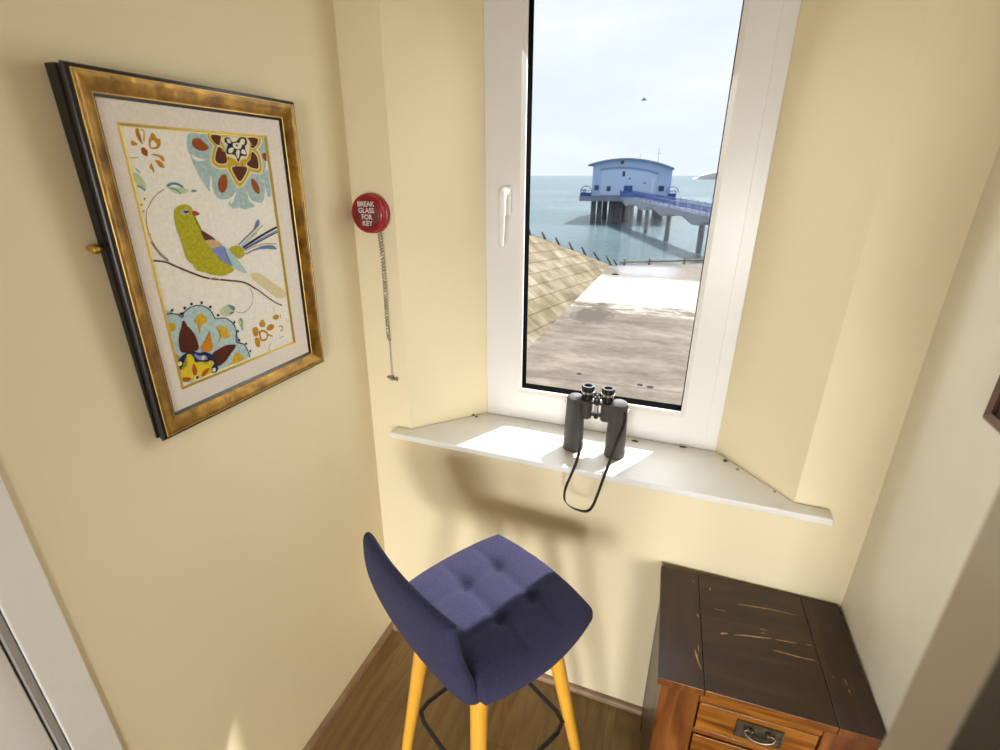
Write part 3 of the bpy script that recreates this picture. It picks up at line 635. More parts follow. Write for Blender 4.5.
for k in ART:
    y = Y0 + 0.00001 * (RANK[id(k)] + 3); mi = names.index(k[1])
    if k[0] == 'P':
        vs = []
        cl = [AP(p, y) for p in k[3]]; nq = len(cl); sm = []
        for i in range(nq):
            p0, p1, p2, p3 = cl[i - 1], cl[i], cl[(i + 1) % nq], cl[(i + 2) % nq]
            for tt in (0, 0.33, 0.67):
                q = 0.5 * (2 * p1 + (p2 - p0) * tt + (2 * p0 - 5 * p1 + 4 * p2 - p3) * tt ** 2 + (3 * p1 - p0 - 3 * p2 + p3) * tt ** 3)
                q.x = max(ACX - 0.1548, min(ACX + 0.1548, q.x)); q.z = max(ACZ - 0.2348, min(ACZ + 0.2348, q.z)); sm.append(q)
        for v in sm:
            if not vs or (vs[-1].co - v).length > 0.0003: vs.append(bm.verts.new(v))
        if len(vs) > 2:
            f = bm.faces.new(vs); f.material_index = mi
            bmesh.ops.triangulate(bm, faces=[f])
    elif k[0] == 'L':
        pts = smooth_path([AP(p, y) for p in k[4]], 4); wd = k[3] / 2000
        prev = None
        for i, p in enumerate(pts):
            dd = (pts[min(i + 1, len(pts) - 1)] - pts[max(i - 1, 0)]).normalized(); n_ = Vector((-dd.z, 0, dd.x)) * wd
            cur = (bm.verts.new(p + n_), bm.verts.new(p - n_))
            if prev: bm.faces.new((prev[0], prev[1], cur[1], cur[0])).material_index = mi
            prev = cur
    else:
        c = AP(k[4], y); r = k[3] / 1000
        bm.faces.new([bm.verts.new(c + Vector((math.cos(2 * PI * i / 10) * r, 0, math.sin(2 * PI * i / 10) * r))) for i in range(10)]).material_index = mi
ppart('painting', bm, mats)
bm = NB()
lathe(bm, [(0.002, 0), (0.002, -0.012), (0.0060, -0.014), (0.0078, -0.019), (0.0065, -0.025), (0.002, -0.0275)], (-W_ + 0.006, 0.005, 0.367), 'X', 14)
ppart('side_knob', bm, BRASS, smooth=True)

# ------------------------------------------------------------ small picture at the right edge of the photograph
def rwx(y): return 0.497 + 0.03 * (YB - y)
p2 = thing('framed_picture', 'small dark wooden framed picture with a yellow corner on the right wall', 'picture', (rwx(0.84), 0.84, 1.322), (0, 0, 0))
def p2p(name, bm, m, **k):
    M2 = Matrix.Rotation(R(90 - 1.72), 4, 'Z')
    for v in bm.verts: v.co = M2 @ v.co
    return obj(name, bm, m, p2, **k)
# local x along the wall, y outwards (-X world) after the turn
a, hh = 0.135, 0.36
bm = NB(); ring_frame(bm, [(-a, a, 0, hh, 0.004), (-a, a, 0, hh, 0.014), (-a + .006, a - .006, .006, hh - .006, 0.018), (-a + .018, a - .018, .018, hh - .018, 0.015), (-a + .018, a - .018, .018, hh - .018, 0.006)], closed=True)
p2p('frame', bm, mat('mahogany', (0.10, 0.035, 0.015), 0.3, noise_amt=0.3, noise_scale=30, coat=0.3))
bm = NB(); ring_frame(bm, [(-a + .017, a - .017, .017, hh - .017, 0.006), (-a + .017, a - .017, .017, hh - .017, 0.010), (-a + .032, a - .032, .032, hh - .032, 0.010), (-a + .032, a - .032, .032, hh - .032, 0.006)], closed=True)
p2p('mount', bm, mat('black_mount', (0.012, 0.010, 0.012), 0.6))
bm = NB(); bx(bm, -a + .03, a - .03, 0.006, 0.008, .03, hh - .03)
p2p('painting', bm, ramp_mat('yellow_paint', [(0.35, (0.62, 0.42, 0.02)), (0.55, (0.75, 0.55, 0.03)), (0.7, (0.12, 0.07, 0.02))], rough=0.6, nscale=30))

# ------------------------------------------------------------ break-glass key box
kb = thing('break_glass_key_box', 'round red box reading BREAK GLASS FOR KEY on the back wall corner', 'key box', (-0.836, YB, 1.602))
bm = NB(); lathe(bm, [(0.050, -0.0003), (0.053, -0.002), (0.053, -0.016), (0.051, -0.017), (0.051, -0.030), (0.0495, -0.034), (0.046, -0.0365), (0.042, -0.0365), (0.0405, -0.035)], axis='Y', seg=56)
obj('box', bm, RED, kb, smooth=True, angle=40)
bm = NB(); lathe(bm, [(0.0395, -0.034), (0.0395, -0.0356), (0.038, -0.0362)], axis='Y', seg=48); obj('label_disc', bm, MAROON, kb, smooth=True, angle=30)
fc = bpy.data.curves.new('lettering', 'FONT'); fc.body = 'BREAK\nGLASS\nFOR\nKEY'; fc.align_x = 'CENTER'; fc.align_y = 'CENTER'
fc.size = 0.0180; fc.space_line = 0.93; fc.extrude = 0.0002; fc.offset = 0.0004
tmp = bpy.data.objects.new('tmp', fc); C.objects.link(tmp)
bpy.context.view_layer.update()
dg = bpy.context.evaluated_depsgraph_get()
me = bpy.data.meshes.new_from_object(tmp.evaluated_get(dg)); bpy.data.objects.remove(tmp); bpy.data.curves.remove(fc)
me.materials.clear(); me.materials.append(LETTER)
lt = bpy.data.objects.new('lettering', me); C.objects.link(lt); lt.parent = kb; lt.location = (0, -0.0365, 0.0); lt.rotation_euler = (R(90), 0, 0)
bm = NB()
pts = []
top = Vector((0.020, -0.012, -0.050)); bot = Vector((0.018, -0.008, -0.362))
N = 36 * 8
for i in range(N + 1):
    t = i / N; c = top.lerp(bot, t) ; a_ = 2 * PI * i / 8
    sw = 0.002 * math.sin(t * 5)
    pts.append(c + Vector((math.cos(a_) * 0.0046 + sw, math.sin(a_) * 0.0046, 0)))
tube(bm, pts, 0.0017, 6); obj('coiled_cord', bm, STEEL, kb, smooth=True)
bm = NB(); lathe(bm, [(0.001, 0.004), (0.004, 0.002), (0.004, -0.003), (0.001, -0.005)], (0.018, -0.008, -0.366), 'Z', 14)
tube(bm, [(0.018, -0.008, -0.368), (0.0165, -0.007, -0.43), (0.0165, -0.008, -0.490)], 0.0014, 8); obj('wire', bm, STEEL, kb, smooth=True)
bm = NB(); tube(bm, [(0.000, -0.008, -0.489), (0.010, -0.008, -0.494), (0.024, -0.008, -0.496), (0.034, -0.008, -0.494)], [0.0045, 0.0035, 0.0035, 0.0060], 14)
bx(bm, 0.013, 0.020, -0.012, -0.004, -0.500, -0.484); obj('hammer', bm, STEEL, kb, smooth=True)

# ------------------------------------------------------------ binoculars on the sill
bn = thing('binoculars', 'black binoculars standing on end on the sunlit white window sill', 'binoculars', (-0.189, 1.296, 0.9353))
for sx in (-1, 1):
    bm = NB(); cx = 0.062 * sx
    lathe(bm, [(0.0285, 0), (0.0300, 0.002), (0.0300, 0.018), (0.0288, 0.020), (0.0285, 0.055), (0.0272, 0.10), (0.0262, 0.13), (0.0262, 0.158), (0.0245, 0.168), (0.018, 0.173), (0.001, 0.174)], (cx, 0, 0), seg=40)
    # prism shoulder towards the eyepiece
    n_ = 10; ring0 = []
    poly = [(cx, -0.0255), (cx - sx * 0.022, -0.021), (sx * 0.020, -0.021), (sx * 0.0135, -0.010), (sx * 0.0135, 0.010), (sx * 0.020, 0.021), (cx - sx * 0.022, 0.021), (cx, 0.0255)]
    prism(bm, poly, 0.112, 0.166)
    obj('barrel', bm, BINO, bn, smooth=True, angle=40)
    ex = 0.0285 * sx
    bm = NB()
    lathe(bm, [(0.0145, 0.1655), (0.0145, 0.172), (0.0172, 0.173), (0.0172, 0.180), (0.0160, 0.181), (0.0160, 0.186), (0.0182, 0.188), (0.0188, 0.200), (0.0188, 0.207), (0.0165, 0.2095), (0.0120, 0.2090), (0.0105, 0.204), (0.001, 0.2035)], (ex, 0, 0), seg=40)
    ep = obj('eyepiece', bm, BINOM, bn, smooth=True, angle=35)
    bm = NB(); lathe(bm, [(0.0170, 0.1865), (0.0188, 0.1872), (0.0193, 0.1935), (0.0172, 0.1945)], (ex, 0, 0), seg=40); obj('chrome_ring', bm, CHROME, ep, smooth=True, angle=50)
    bm = NB(); tube(bm, [(cx + sx * 0.0255, -0.006, 0.155), (cx + sx * 0.030, -0.006, 0.155), (cx + sx * 0.030, -0.006, 0.149), (cx + sx * 0.0255, -0.006, 0.149)], 0.0014, 8); obj('strap_lug', bm, CHROME, bn, smooth=True)
for z0, z1 in ((0.118, 0.130), (0.156, 0.163)):
    bm = NB(); bx(bm, -0.022, 0.022, -0.010, 0.010, z0, z1); obj('bridge', bm, BINO, bn, bevel=0.002)
bm = NB(); lathe(bm, [(0.006, 0.112), (0.0068, 0.114), (0.0068, 0.130), (0.0060, 0.131), (0.0060, 0.162), (0.0088, 0.163), (0.0092, 0.176), (0.0080, 0.178), (0.004, 0.179), (0.004, 0.186), (0.001, 0.187)], (0, -0.004, 0), seg=28)
fw = obj('focus_wheel', bm, BINOM, bn, smooth=True, angle=35)
bm = NB(); bx(bm, -0.0045, 0.0045, -0.0135, -0.009, 0.131, 0.156); obj('chrome_plate', bm, CHROME, fw, bevel=0.001)
bm = NB()
sp = [(-0.23, 1.268, 1.096), (-0.2282, 1.262, 1.0642), (-0.2245, 1.258, 1.0184), (-0.2211, 1.25, 0.9671), (-0.2182, 1.2, 0.953), (-0.2235, 1.169, 0.9295), (-0.2344, 1.160, 0.8943), (-0.2392, 1.156, 0.8655), (-0.2356, 1.152, 0.8418), (-0.217, 1.15, 0.8276), (-0.1909, 1.15, 0.8225), (-0.1712, 1.15, 0.8261), (-0.1586, 1.152, 0.8417), (-0.1481, 1.156, 0.8785), (-0.1388, 1.162, 0.9227), (-0.1299, 1.176, 0.9603), (-0.1223, 1.21, 0.9937), (-0.1137, 1.245, 1.0241), (-0.1054, 1.262, 1.058), (-0.1068, 1.27, 1.0912)]
sp = smooth_path([Vector(p) - Vector((-0.189, 1.296, 0.9353)) for p in sp], 6)
tube(bm, sp, 0.001, flat=(0.0085, 0.0020, (0.75, -0.75, 0.0))); obj('strap', bm, STRAP, bn)
# ------------------------------------------------------------ bar stool
st = thing('bar_stool', 'navy upholstered bar stool with tufted seat and yellow wooden legs', 'bar stool', (-0.344, 0.848, 0), (0, 0, R(-28.5)))
def sgnpow(x, p): return math.copysign(abs(x) ** p, x)
def puff(bm, fn, n=40):
    """closed soft body: fn(s,t,side) -> point, top and bottom share the rim"""
    q = [math.sin(PI / 2 * u) for u in lin(-1, 1, n)]
    top = [[bm.verts.new(fn(a, b, 1)) for b in q] for a in q]
    bot = [[top[i][j] if i in (0, n - 1) or j in (0, n - 1) else bm.verts.new(fn(q[i], q[j], -1)) for j in range(n)] for i in range(n)]
    for i in range(n - 1):
        for j in range(n - 1):
            bm.faces.new((top[i][j], top[i + 1][j], top[i + 1][j + 1], top[i][j + 1]))
            bm.faces.new((bot[i][j], bot[i][j + 1], bot[i + 1][j + 1], bot[i + 1][j]))
def sq(a, b, k=0.16): return a * math.sqrt(1 - k * b * b), b * math.sqrt(1 - k * a * a)
def seat_fn(a, b, side):
    x, y = sq(a, b, 0.22)
    u = x * 0.200 + 0.004 - 0.010 * max(0, -y); v = y * 0.188 + 0.009
    m = max(abs(a), abs(b)); rim = (1 - m ** 7) ** 0.42
    if side > 0:
        z = 0.700 + 0.046 * rim
        # tufting: two seams each way, a button where they cross
        du = min(abs(x - 0.33), abs(x + 0.33)); dv = min(abs(y - 0.34), abs(y + 0.20))
        seam = 0.0095 * math.exp(-abs(du / 0.055)) + 0.0095 * math.exp(-abs(dv / 0.055))
        seam *= max(0, 1 - (max(abs(x), abs(y)) ** 3))
        but = 0.013 * math.exp(-((du * du + dv * dv) / 0.012))
        cell = 0.006 * abs(math.cos(PI * x * 1.5)) ** 0.6 * 0 
        z += (-seam - but + 0.008) * rim
    else:
        z = 0.700 - 0.040 * rim
    return Vector((u, v, z))
bm = NB(); puff(bm, seat_fn, 64); obj('seat', bm, FABRIC, st, smooth=True, angle=180)
def back_fn(a, b, side):
    x, y = sq(a, b, 0.11)
    z = 0.790 + y * 0.124
    k = max(0.0, (z - 0.666) / 0.24)
    u = x * (0.166 + 0.020 * min(1, 2 * k) + 0.003 * k) - 0.006 - 0.037 * min(1, 1.6 * k)
    v = -0.160 - 0.056 * (1 - (1 - min(1, k)) ** 2) + 0.020 * x * x * (0.4 + 0.6 * k)
    m = max(abs(a), abs(b)); rim = (1 - m ** 6) ** 0.45
    th = 0.032 - 0.011 * k
    return Vector((u, v + side * th * rim - 0.002, z))
bm = NB(); puff(bm, back_fn, 44); obj('backrest', bm, FABRIC, st, smooth=True, angle=180)
for su, sv in ((-1, -1), (1, -1), (-1, 1), (1, 1)):
    bm = NB(); t0 = Vector((su * 0.105 - 0.006, sv * 0.110 - 0.005, 0.672)); f0 = Vector((su * 0.183, sv * 0.204, 0.0))
    d_ = f0 - t0
    tube(bm, [t0 + d_ * t for t in (0, 0.1, 0.5, 0.97, 1.0)], [0.0215, 0.021, 0.0175, 0.0130, 0.0122], 22)
    lg = obj('leg', bm, LEGW, st, smooth=True, angle=50)
    bm = NB(); tube(bm, [(f0.x, f0.y, 0.004), (f0.x, f0.y, 0.0)], 0.0135, 16); obj('foot_pad', bm, BLACK, lg)
# black footrest ring, a rounded square outside of the rails between the legs
bm = NB()
s_, c_ = 0.150, 0.040
cor = [(s_, -s_ + c_), (s_, s_ - c_), (s_ - c_ * .25, s_ - c_ * .25), (s_ - c_, s_), (-s_ + c_, s_), (-s_ + c_ * .25, s_ - c_ * .25), (-s_, s_ - c_), (-s_, -s_ + c_), (-s_ + c_ * .25, -s_ + c_ * .25), (-s_ + c_, -s_), (s_ - c_, -s_), (s_ - c_ * .25, -s_ + c_ * .25), (s_, -s_ + c_)]
tube(bm, [(x, y - 0.002, 0.30) for x, y in cor], 0.0065, 12, cap=False); obj('footrest_ring', bm, BLKMET, st, smooth=True, angle=60)
bm = NB(); tube(bm, smooth_path([(0.160, 0.150, 0.682), (0.168, 0.156, 0.672), (0.170, 0.158, 0.655), (0.166, 0.155, 0.640)], 4), 0.0005, 5); obj('loose_thread', bm, mat('thread', (0.3, 0.25, 0.18), 0.8), st)

# ------------------------------------------------------------ dark wooden chest of drawers
ch = thing('chest_of_drawers', 'dark wooden chest of drawers with scratched top in the right corner', 'chest of drawers', (0.046, 1.205, 0), (0, 0, R(2.5)))
W, D, HT = 0.444, 0.360, 0.654
TT = 0.022
def dplank(bm, x0, x1, y0, y1, z0, z1, mi=0): bx(bm, x0, x1, y0, y1, z0, z1, mi)
bm = NB()
dplank(bm, 0, 0.0988, -D, 0, HT - TT, HT, 1)
dplank(bm, 0.0994, 0.3558, -D, 0, HT - TT, HT, 0)
dplank(bm, 0.3564, W, -D, 0, HT - TT, HT, 1)
bm.faces.ensure_lookup_table()
for i, mi_ in ((2, 3), (8, 2), (14, 3)): bm.faces[i].material_index = mi_
tp = obj('top', bm, [DARKW, DARKW2, ORANGEW, STILEW], ch, bevel=0.002)
def streak(pts, wd, z=HT + 0.0002, mi=0):
    pts = smooth_path([Vector((x, y, z)) for x, y in pts], 5); prev = None; n = len(pts)
    for i, p in enumerate(pts):
        dd = (pts[min(i + 1, n - 1)] - pts[max(i - 1, 0)]).normalized()
        ww = wd / 2 * (0.25 + 0.75 * math.sin(PI * min(1, max(0, i / (n - 1)))) ** 0.6) * (0.75 + 0.5 * random.random())
        q = Vector((-dd.y, dd.x, 0)) * ww
        cur = (bm.verts.new(p + q), bm.verts.new(p - q))
        if prev: bm.faces.new((prev[0], prev[1], cur[1], cur[0]))
        prev = cur
for pts, wd in (([(0.1916, -0.0838), (0.2239, -0.0793), (0.2766, -0.0746), (0.3074, -0.0741)], 0.0028), ([(0.300, -0.0741), (0.3335, -0.0749)], 0.0016),
                ([(0.1429, -0.1936), (0.1609, -0.1877)], 0.0045), ([(0.1749, -0.1878), (0.2014, -0.1804), (0.2314, -0.1758), (0.2614, -0.1699)], 0.0032),
                ([(0.2686, -0.1701), (0.2906, -0.1681), (0.3156, -0.1663)], 0.0026), ([(0.2559, -0.2045), (0.284, -0.2045), (0.3161, -0.2054), (0.3484, -0.2032)], 0.0028),
                ([(0.1328, -0.1179), (0.1646, -0.1171)], 0.0014), ([(0.2376, -0.1493), (0.255, -0.1483)], 0.0015), ([(0.2376, -0.160), (0.249, -0.159)], 0.0013),
                ([(0.0819, -0.2614), (0.0852, -0.2785), (0.0879, -0.2942)], 0.0040), ([(0.0868, -0.2869), (0.0943, -0.3105)], 0.0016), ([(0.1282, -0.0441), (0.1274, -0.0581)], 0.0028),
                ([(0.0902, -0.1487), (0.0941, -0.1581)], 0.0026), ([(0.0844, -0.0335), (0.0888, -0.0379)], 0.0024), ([(0.3365, -0.1626), (0.3509, -0.161)], 0.0014),
                ([(0.3738, -0.2359), (0.3763, -0.2379)], 0.002), ([(0.3985, -0.2601), (0.3994, -0.2677)], 0.0018), ([(0.397, -0.235), (0.3985, -0.25)], 0.0016), ([(0.0895, -0.246), (0.090, -0.262)], 0.0015)):
    bm = NB(); streak(pts, wd); obj('scratch', bm, SCRATCH, tp, recalc=False)
IN = 0.010          # top overhang
YF = -D + 0.010     # front plane of the carcass
bm = NB()
bx(bm, IN, IN + 0.018, YF + 0.02, -0.006, 0.07, HT - TT); bx(bm, W - 0.024, W - 0.006, YF + 0.02, -0.006, 0.07, HT - TT)
bx(bm, IN, W - 0.006, -0.014, -0.006, 0.07, HT - TT); bx(bm, IN + .018, W - .024, YF + 0.02, -0.02, 0.07, 0.085)
obj('body', bm, DARKW2, ch)
XS0, XS1, XR0, XR1 = IN, 0.094, 0.338, W - 0.006
for x0, x1 in ((XS0, XS1), (XR0, XR1)):
    bm = NB(); bx(bm, x0, x1, YF, YF + 0.045, 0.0, HT - TT); obj('front_post', bm, STILEW, ch, bevel=0.003)
for x0, x1 in ((XS0, XS0 + .05), (XR1 - .05, XR1)):
    bm = NB(); bx(bm, x0, x1, -0.05, -0.006, 0.0, 0.07); obj('back_foot', bm, DARKW2, ch, bevel=0.003)
bm = NB(); bx(bm, XS1 + 0.0008, XR0 - 0.0008, YF + 0.001, YF + 0.03, HT - TT - 0.031, HT - TT); obj('top_rail', bm, ORANGEW, ch, bevel=0.0015)
def drawer(z0, z1):
    bm = NB(); bx(bm, XS1 + 0.0035, XR0 - 0.0035, YF + 0.001, YF + 0.024, z0, z1)
    d = obj('drawer', bm, ORANGEW, ch, bevel=0.002)
    bm = NB(); bx(bm, XS1 + 0.01, XR0 - 0.01, YF + 0.025, -0.03, z0 + 0.01, z1 - 0.015); obj('drawer_box', bm, DARKW, d)
    cx = (XS1 + XR0) / 2 + 0.008; cz = (z0 + z1) / 2 + 0.002
    bm = NB(); bx(bm, cx - 0.047, cx + 0.047, YF - 0.0015, YF + 0.001, cz - 0.026, cz + 0.026)
    ring = [(cx - 0.047, cx + 0.047, cz - 0.026, cz + 0.026, YF - 0.0015), (cx - 0.047, cx + 0.047, cz - 0.026, cz + 0.026, YF - 0.003), (cx - 0.043, cx + 0.043, cz - 0.022, cz + 0.022, YF - 0.003), (cx - 0.042, cx + 0.042, cz - 0.021, cz + 0.021, YF - 0.0015)]
    ring_frame(bm, ring)
    hnd = obj('handle', bm, PEWTER, d)
    bm = NB()
    pts = []
    for i in range(25):
        t = PI + PI * i / 24
        pts.append((cx + 0.031 * math.cos(t) * (1 if abs(math.cos(t)) < .95 else 0.99), YF - 0.010 - 0.004 * abs(math.sin(t)), cz + 0.010 + 0.019 * math.sin(t)))
    pts = [(cx - 0.018, YF - 0.008, cz + 0.011), (cx - 0.026, YF - 0.010, cz + 0.0125)] + pts + [(cx + 0.026, YF - 0.010, cz + 0.0125), (cx + 0.018, YF - 0.008, cz + 0.011)]
    tube(bm, pts, [0.0018, 0.0022] + [0.0022 + 0.0018 * math.sin(PI * i / 24) for i in range(25)] + [0.0022, 0.0018], 12)
    for sx in (-1, 1): lathe(bm, [(0.0045, -0.001), (0.0045, -0.010), (0.003, -0.0125), (0.001, -0.013)], (cx + sx * 0.016, YF, cz + 0.011), 'Y', 14)
    for sx in (-1, 1):
        for sz in (-1, 1): lathe(bm, [(0.0022, -0.0012), (0.0020, -0.0035), (0.0005, -0.004)], (cx + sx * 0.044, YF, cz + sz * 0.0235), 'Y', 8)
    hb = obj('handle_bail', bm, PEWTER, d, smooth=True, angle=50)
drawer(0.512, 0.5985)
bm = NB(); bx(bm, XS1 + 0.0008, XR0 - 0.0008, YF + 0.004, YF + 0.03, 0.494, 0.5095); obj('rail', bm, ORANGEW, ch, bevel=0.0015)
drawer(0.300, 0.491)
bm = NB(); bx(bm, XS1 + 0.0008, XR0 - 0.0008, YF + 0.004, YF + 0.03, 0.282, 0.2975); obj('rail', bm, ORANGEW, ch, bevel=0.0015)
drawer(0.090, 0.279)
bm = NB(); bx(bm, XS1 + 0.0008, XR0 - 0.0008, YF + 0.004, YF + 0.03, 0.062, 0.0875); obj('rail', bm, ORANGEW, ch, bevel=0.0015)
# ------------------------------------------------------------ outside: slipway, stone slope, sea, lifeboat house
SEA = -6.3; GR = -3.3
# sea
m = bpy.data.materials.new('sea_water'); m.use_nodes = True
t = m.node_tree; b = t.nodes['Principled BSDF']
b.inputs['Roughness'].default_value = 0.22; b.inputs['IOR'].default_value = 1.33
tcn = t.nodes.new('ShaderNodeTexCoord'); mpn = t.nodes.new('ShaderNodeMapping'); mpn.inputs['Scale'].default_value = (0.35, 1.0, 1)
n1 = t.nodes.new('ShaderNodeTexNoise'); n1.inputs['Scale'].default_value = 0.9; n1.inputs['Detail'].default_value = 8; n1.inputs['Roughness'].default_value = 0.65
bp = t.nodes.new('ShaderNodeBump'); bp.inputs['Strength'].default_value = 1.0; bp.inputs['Distance'].default_value = 0.8
n2 = t.nodes.new('ShaderNodeTexNoise'); n2.inputs['Scale'].default_value = 0.05; n2.inputs['Detail'].default_value = 6
r = t.nodes.new('ShaderNodeValToRGB')
for i, (p, c) in enumerate([(0.3, (0.075, 0.135, 0.145, 1)), (0.7, (0.135, 0.205, 0.255, 1))]): r.color_ramp.elements[i].position = p; r.color_ramp.elements[i].color = c
t.links.new(tcn.outputs['Object'], mpn.inputs[0]); t.links.new(mpn.outputs[0], n1.inputs['Vector']); t.links.new(mpn.outputs[0], n2.inputs['Vector'])
t.links.new(n1.outputs['Fac'], bp.inputs['Height']); t.links.new(bp.outputs[0], b.inputs['Normal']); t.links.new(n2.outputs['Fac'], r.inputs[0]); t.links.new(r.outputs[0], b.inputs['Base Color'])
bm = NB()
grid_surface(bm, lambda x, y: Vector((x, y, SEA)), [-9000, -300, -60, -20, 0, 20, 60, 300, 9000], [20, 40, 60, 90, 150, 400, 2000, 9000])
sea = obj('sea', bm, m); sea['kind'] = 'structure'

CONC = bpy.data.materials.new('slipway_concrete'); CONC.use_nodes = True
t = CONC.node_tree; b = t.nodes['Principled BSDF']; b.inputs['Roughness'].default_value = 0.75
tcn = t.nodes.new('ShaderNodeTexCoord'); sepn = t.nodes.new('ShaderNodeSeparateXYZ'); t.links.new(tcn.outputs['Object'], sepn.inputs[0])
def N_(kind, **k):
    n = t.nodes.new(kind)
    for a_, b_ in k.items(): setattr(n, a_, b_)
    return n
mpn = N_('ShaderNodeMapping'); mpn.inputs['Scale'].default_value = (0.5, 0.95, 1); t.links.new(tcn.outputs['Object'], mpn.inputs[0])
na = N_('ShaderNodeTexNoise'); na.inputs['Scale'].default_value = 0.9; na.inputs['Detail'].default_value = 12; na.inputs['Roughness'].default_value = 0.74; t.links.new(mpn.outputs[0], na.inputs['Vector'])
ra = N_('ShaderNodeValToRGB'); el = ra.color_ramp.elements; el.new(0.5)
for i, (p, c) in enumerate([(0.36, (0.085, 0.060, 0.042, 1)), (0.5, (0.155, 0.120, 0.092, 1)), (0.62, (0.245, 0.195, 0.155, 1))]): el[i].position = p; el[i].color = c
t.links.new(na.outputs['Fac'], ra.inputs[0])
# pale dry band across the ramp, between about 21 and 29 m out, ragged edges; bluish wet streak near the far edge
def smooth_band(src, a0, a1, b0, b1):
    m1 = N_('ShaderNodeMapRange', interpolation_type='SMOOTHSTEP'); m1.inputs[1].default_value = a0; m1.inputs[2].default_value = a1; t.links.new(src, m1.inputs[0])
    m2 = N_('ShaderNodeMapRange', interpolation_type='SMOOTHSTEP'); m2.inputs[1].default_value = b0; m2.inputs[2].default_value = b1; m2.inputs[3].default_value = 1; m2.inputs[4].default_value = 0; t.links.new(src, m2.inputs[0])
    mm = N_('ShaderNodeMath', operation='MULTIPLY'); t.links.new(m1.outputs[0], mm.inputs[0]); t.links.new(m2.outputs[0], mm.inputs[1]); return mm.outputs[0]
wob = N_('ShaderNodeMath', operation='MULTIPLY_ADD'); wob.inputs[1].default_value = 7.0; t.links.new(na.outputs['Fac'], wob.inputs[0]); t.links.new(sepn.outputs['Y'], wob.inputs[2])
band = smooth_band(wob.outputs[0], 23.2, 23.9, 29.5, 31.0)
mxa = N_('ShaderNodeMix', data_type='RGBA'); t.links.new(band, mxa.inputs[0]); t.links.new(ra.outputs[0], mxa.inputs[6]); mxa.inputs[7].default_value = (0.42, 0.37, 0.32, 1)
xw = N_('ShaderNodeMath', operation='MULTIPLY_ADD'); xw.inputs[1].default_value = 3.0; t.links.new(na.outputs['Fac'], xw.inputs[0]); t.links.new(sepn.outputs['X'], xw.inputs[2])
bandx = smooth_band(xw.outputs[0], -2.6, -1.8, 0.4, 1.6); bandy = smooth_band(wob.outputs[0], 30.3, 31.2, 33.6, 34.4)
mb_ = N_('ShaderNodeMath', operation='MULTIPLY'); t.links.new(bandx, mb_.inputs[0]); t.links.new(bandy, mb_.inputs[1])
mxb = N_('ShaderNodeMix', data_type='RGBA'); t.links.new(mb_.outputs[0], mxb.inputs[0]); t.links.new(mxa.outputs[2], mxb.inputs[6]); mxb.inputs[7].default_value = (0.27, 0.265, 0.30, 1)
# dark weed patch near the slope foot
nd = N_('ShaderNodeTexNoise'); nd.inputs['Scale'].default_value = 4.5; nd.inputs['Detail'].default_value = 6; t.links.new(tcn.outputs['Object'], nd.inputs['Vector'])
vd = N_('ShaderNodeVectorMath', operation='DISTANCE'); vd.inputs[1].default_value = (-3.15, 18.6, GR)
msc = N_('ShaderNodeMapping'); msc.inputs['Scale'].default_value = (1.0, 0.62, 1.0); msc.inputs['Location'].default_value = (0, 18.6 * 0.38, 0)
t.links.new(tcn.outputs['Object'], msc.inputs[0]); t.links.new(msc.outputs[0], vd.inputs[0])
md_ = N_('ShaderNodeMapRange'); md_.inputs[1].default_value = 0.2; md_.inputs[2].default_value = 1.25; md_.inputs[3].default_value = 0.62; md_.inputs[4].default_value = -0.12; t.links.new(vd.outputs['Value'], md_.inputs[0])
add = N_('ShaderNodeMath', operation='ADD'); t.links.new(md_.outputs[0], add.inputs[0]); t.links.new(nd.outputs['Fac'], add.inputs[1])
thr = N_('ShaderNodeMapRange'); thr.inputs[1].default_value = 0.66; thr.inputs[2].default_value = 0.86; t.links.new(add.outputs[0], thr.inputs[0])
mxc = N_('ShaderNodeMix', data_type='RGBA'); t.links.new(thr.outputs[0], mxc.inputs[0]); t.links.new(mxb.outputs[2], mxc.inputs[6]); mxc.inputs[7].default_value = (0.075, 0.055, 0.038, 1)
t.links.new(mxc.outputs[2], b.inputs['Base Color'])
bm = NB(); prism(bm, [(-4.30, 1.6), (9.0, 1.6), (9.0, 37.9), (0.80, 32.95), (-3.60, 30.5), (-4.30, 29.9)], SEA - 1, GR)
g = obj('slipway', bm, CONC); g['kind'] = 'structure'
# thin expansion joint and cracks
bm = NB()
for pts, wd in (([(-4.2, 11.6), (-2.0, 11.9), (0.5, 12.0), (3, 12.2)], 0.03), ([(-3.3, 15.4), (-1.6, 15.0), (0.0, 14.9), (2, 14.8)], 0.025)):
    pts = smooth_path([Vector((x, y, GR + 0.002)) for x, y in pts], 5)
    for i in range(len(pts) - 1):
        a_, b_ = pts[i], pts[i + 1]
        bm.faces.new([bm.verts.new(p) for p in (a_, b_, b_ + Vector((0, wd, 0)), a_ + Vector((0, wd, 0)))])
obj('joint', bm, mat('dark_joint', (0.11, 0.085, 0.065), 0.9), g, recalc=False)
def rock(loc, s, label):
    bm = NB(); bmesh.ops.create_icosphere(bm, subdivisions=2, radius=1)
    rnd = random.Random(int(abs(loc[0]) * 1e3))
    for v in bm.verts:
        k = 0.7 + 0.5 * rnd.random(); v.co = Vector((v.co.x * s * k * 1.3, v.co.y * s * k, max(v.co.z, -0.4) * s * k * 0.35))
    lo = min(v.co.z for v in bm.verts)
    for v in bm.verts: v.co.z -= lo
    tag(obj('stone', bm, mat('dark_stone', (0.05, 0.035, 0.03), 0.9), loc=loc, smooth=True), label, 'stone', 'dark stones lying on the slipway')
rock((-2.35, 12.35, GR), 0.055, 'small dark stone on the slipway nearest the left window edge')
rock((-0.72, 12.15, GR), 0.06, 'flat dark stone low on the slipway above the binocular eyepieces')
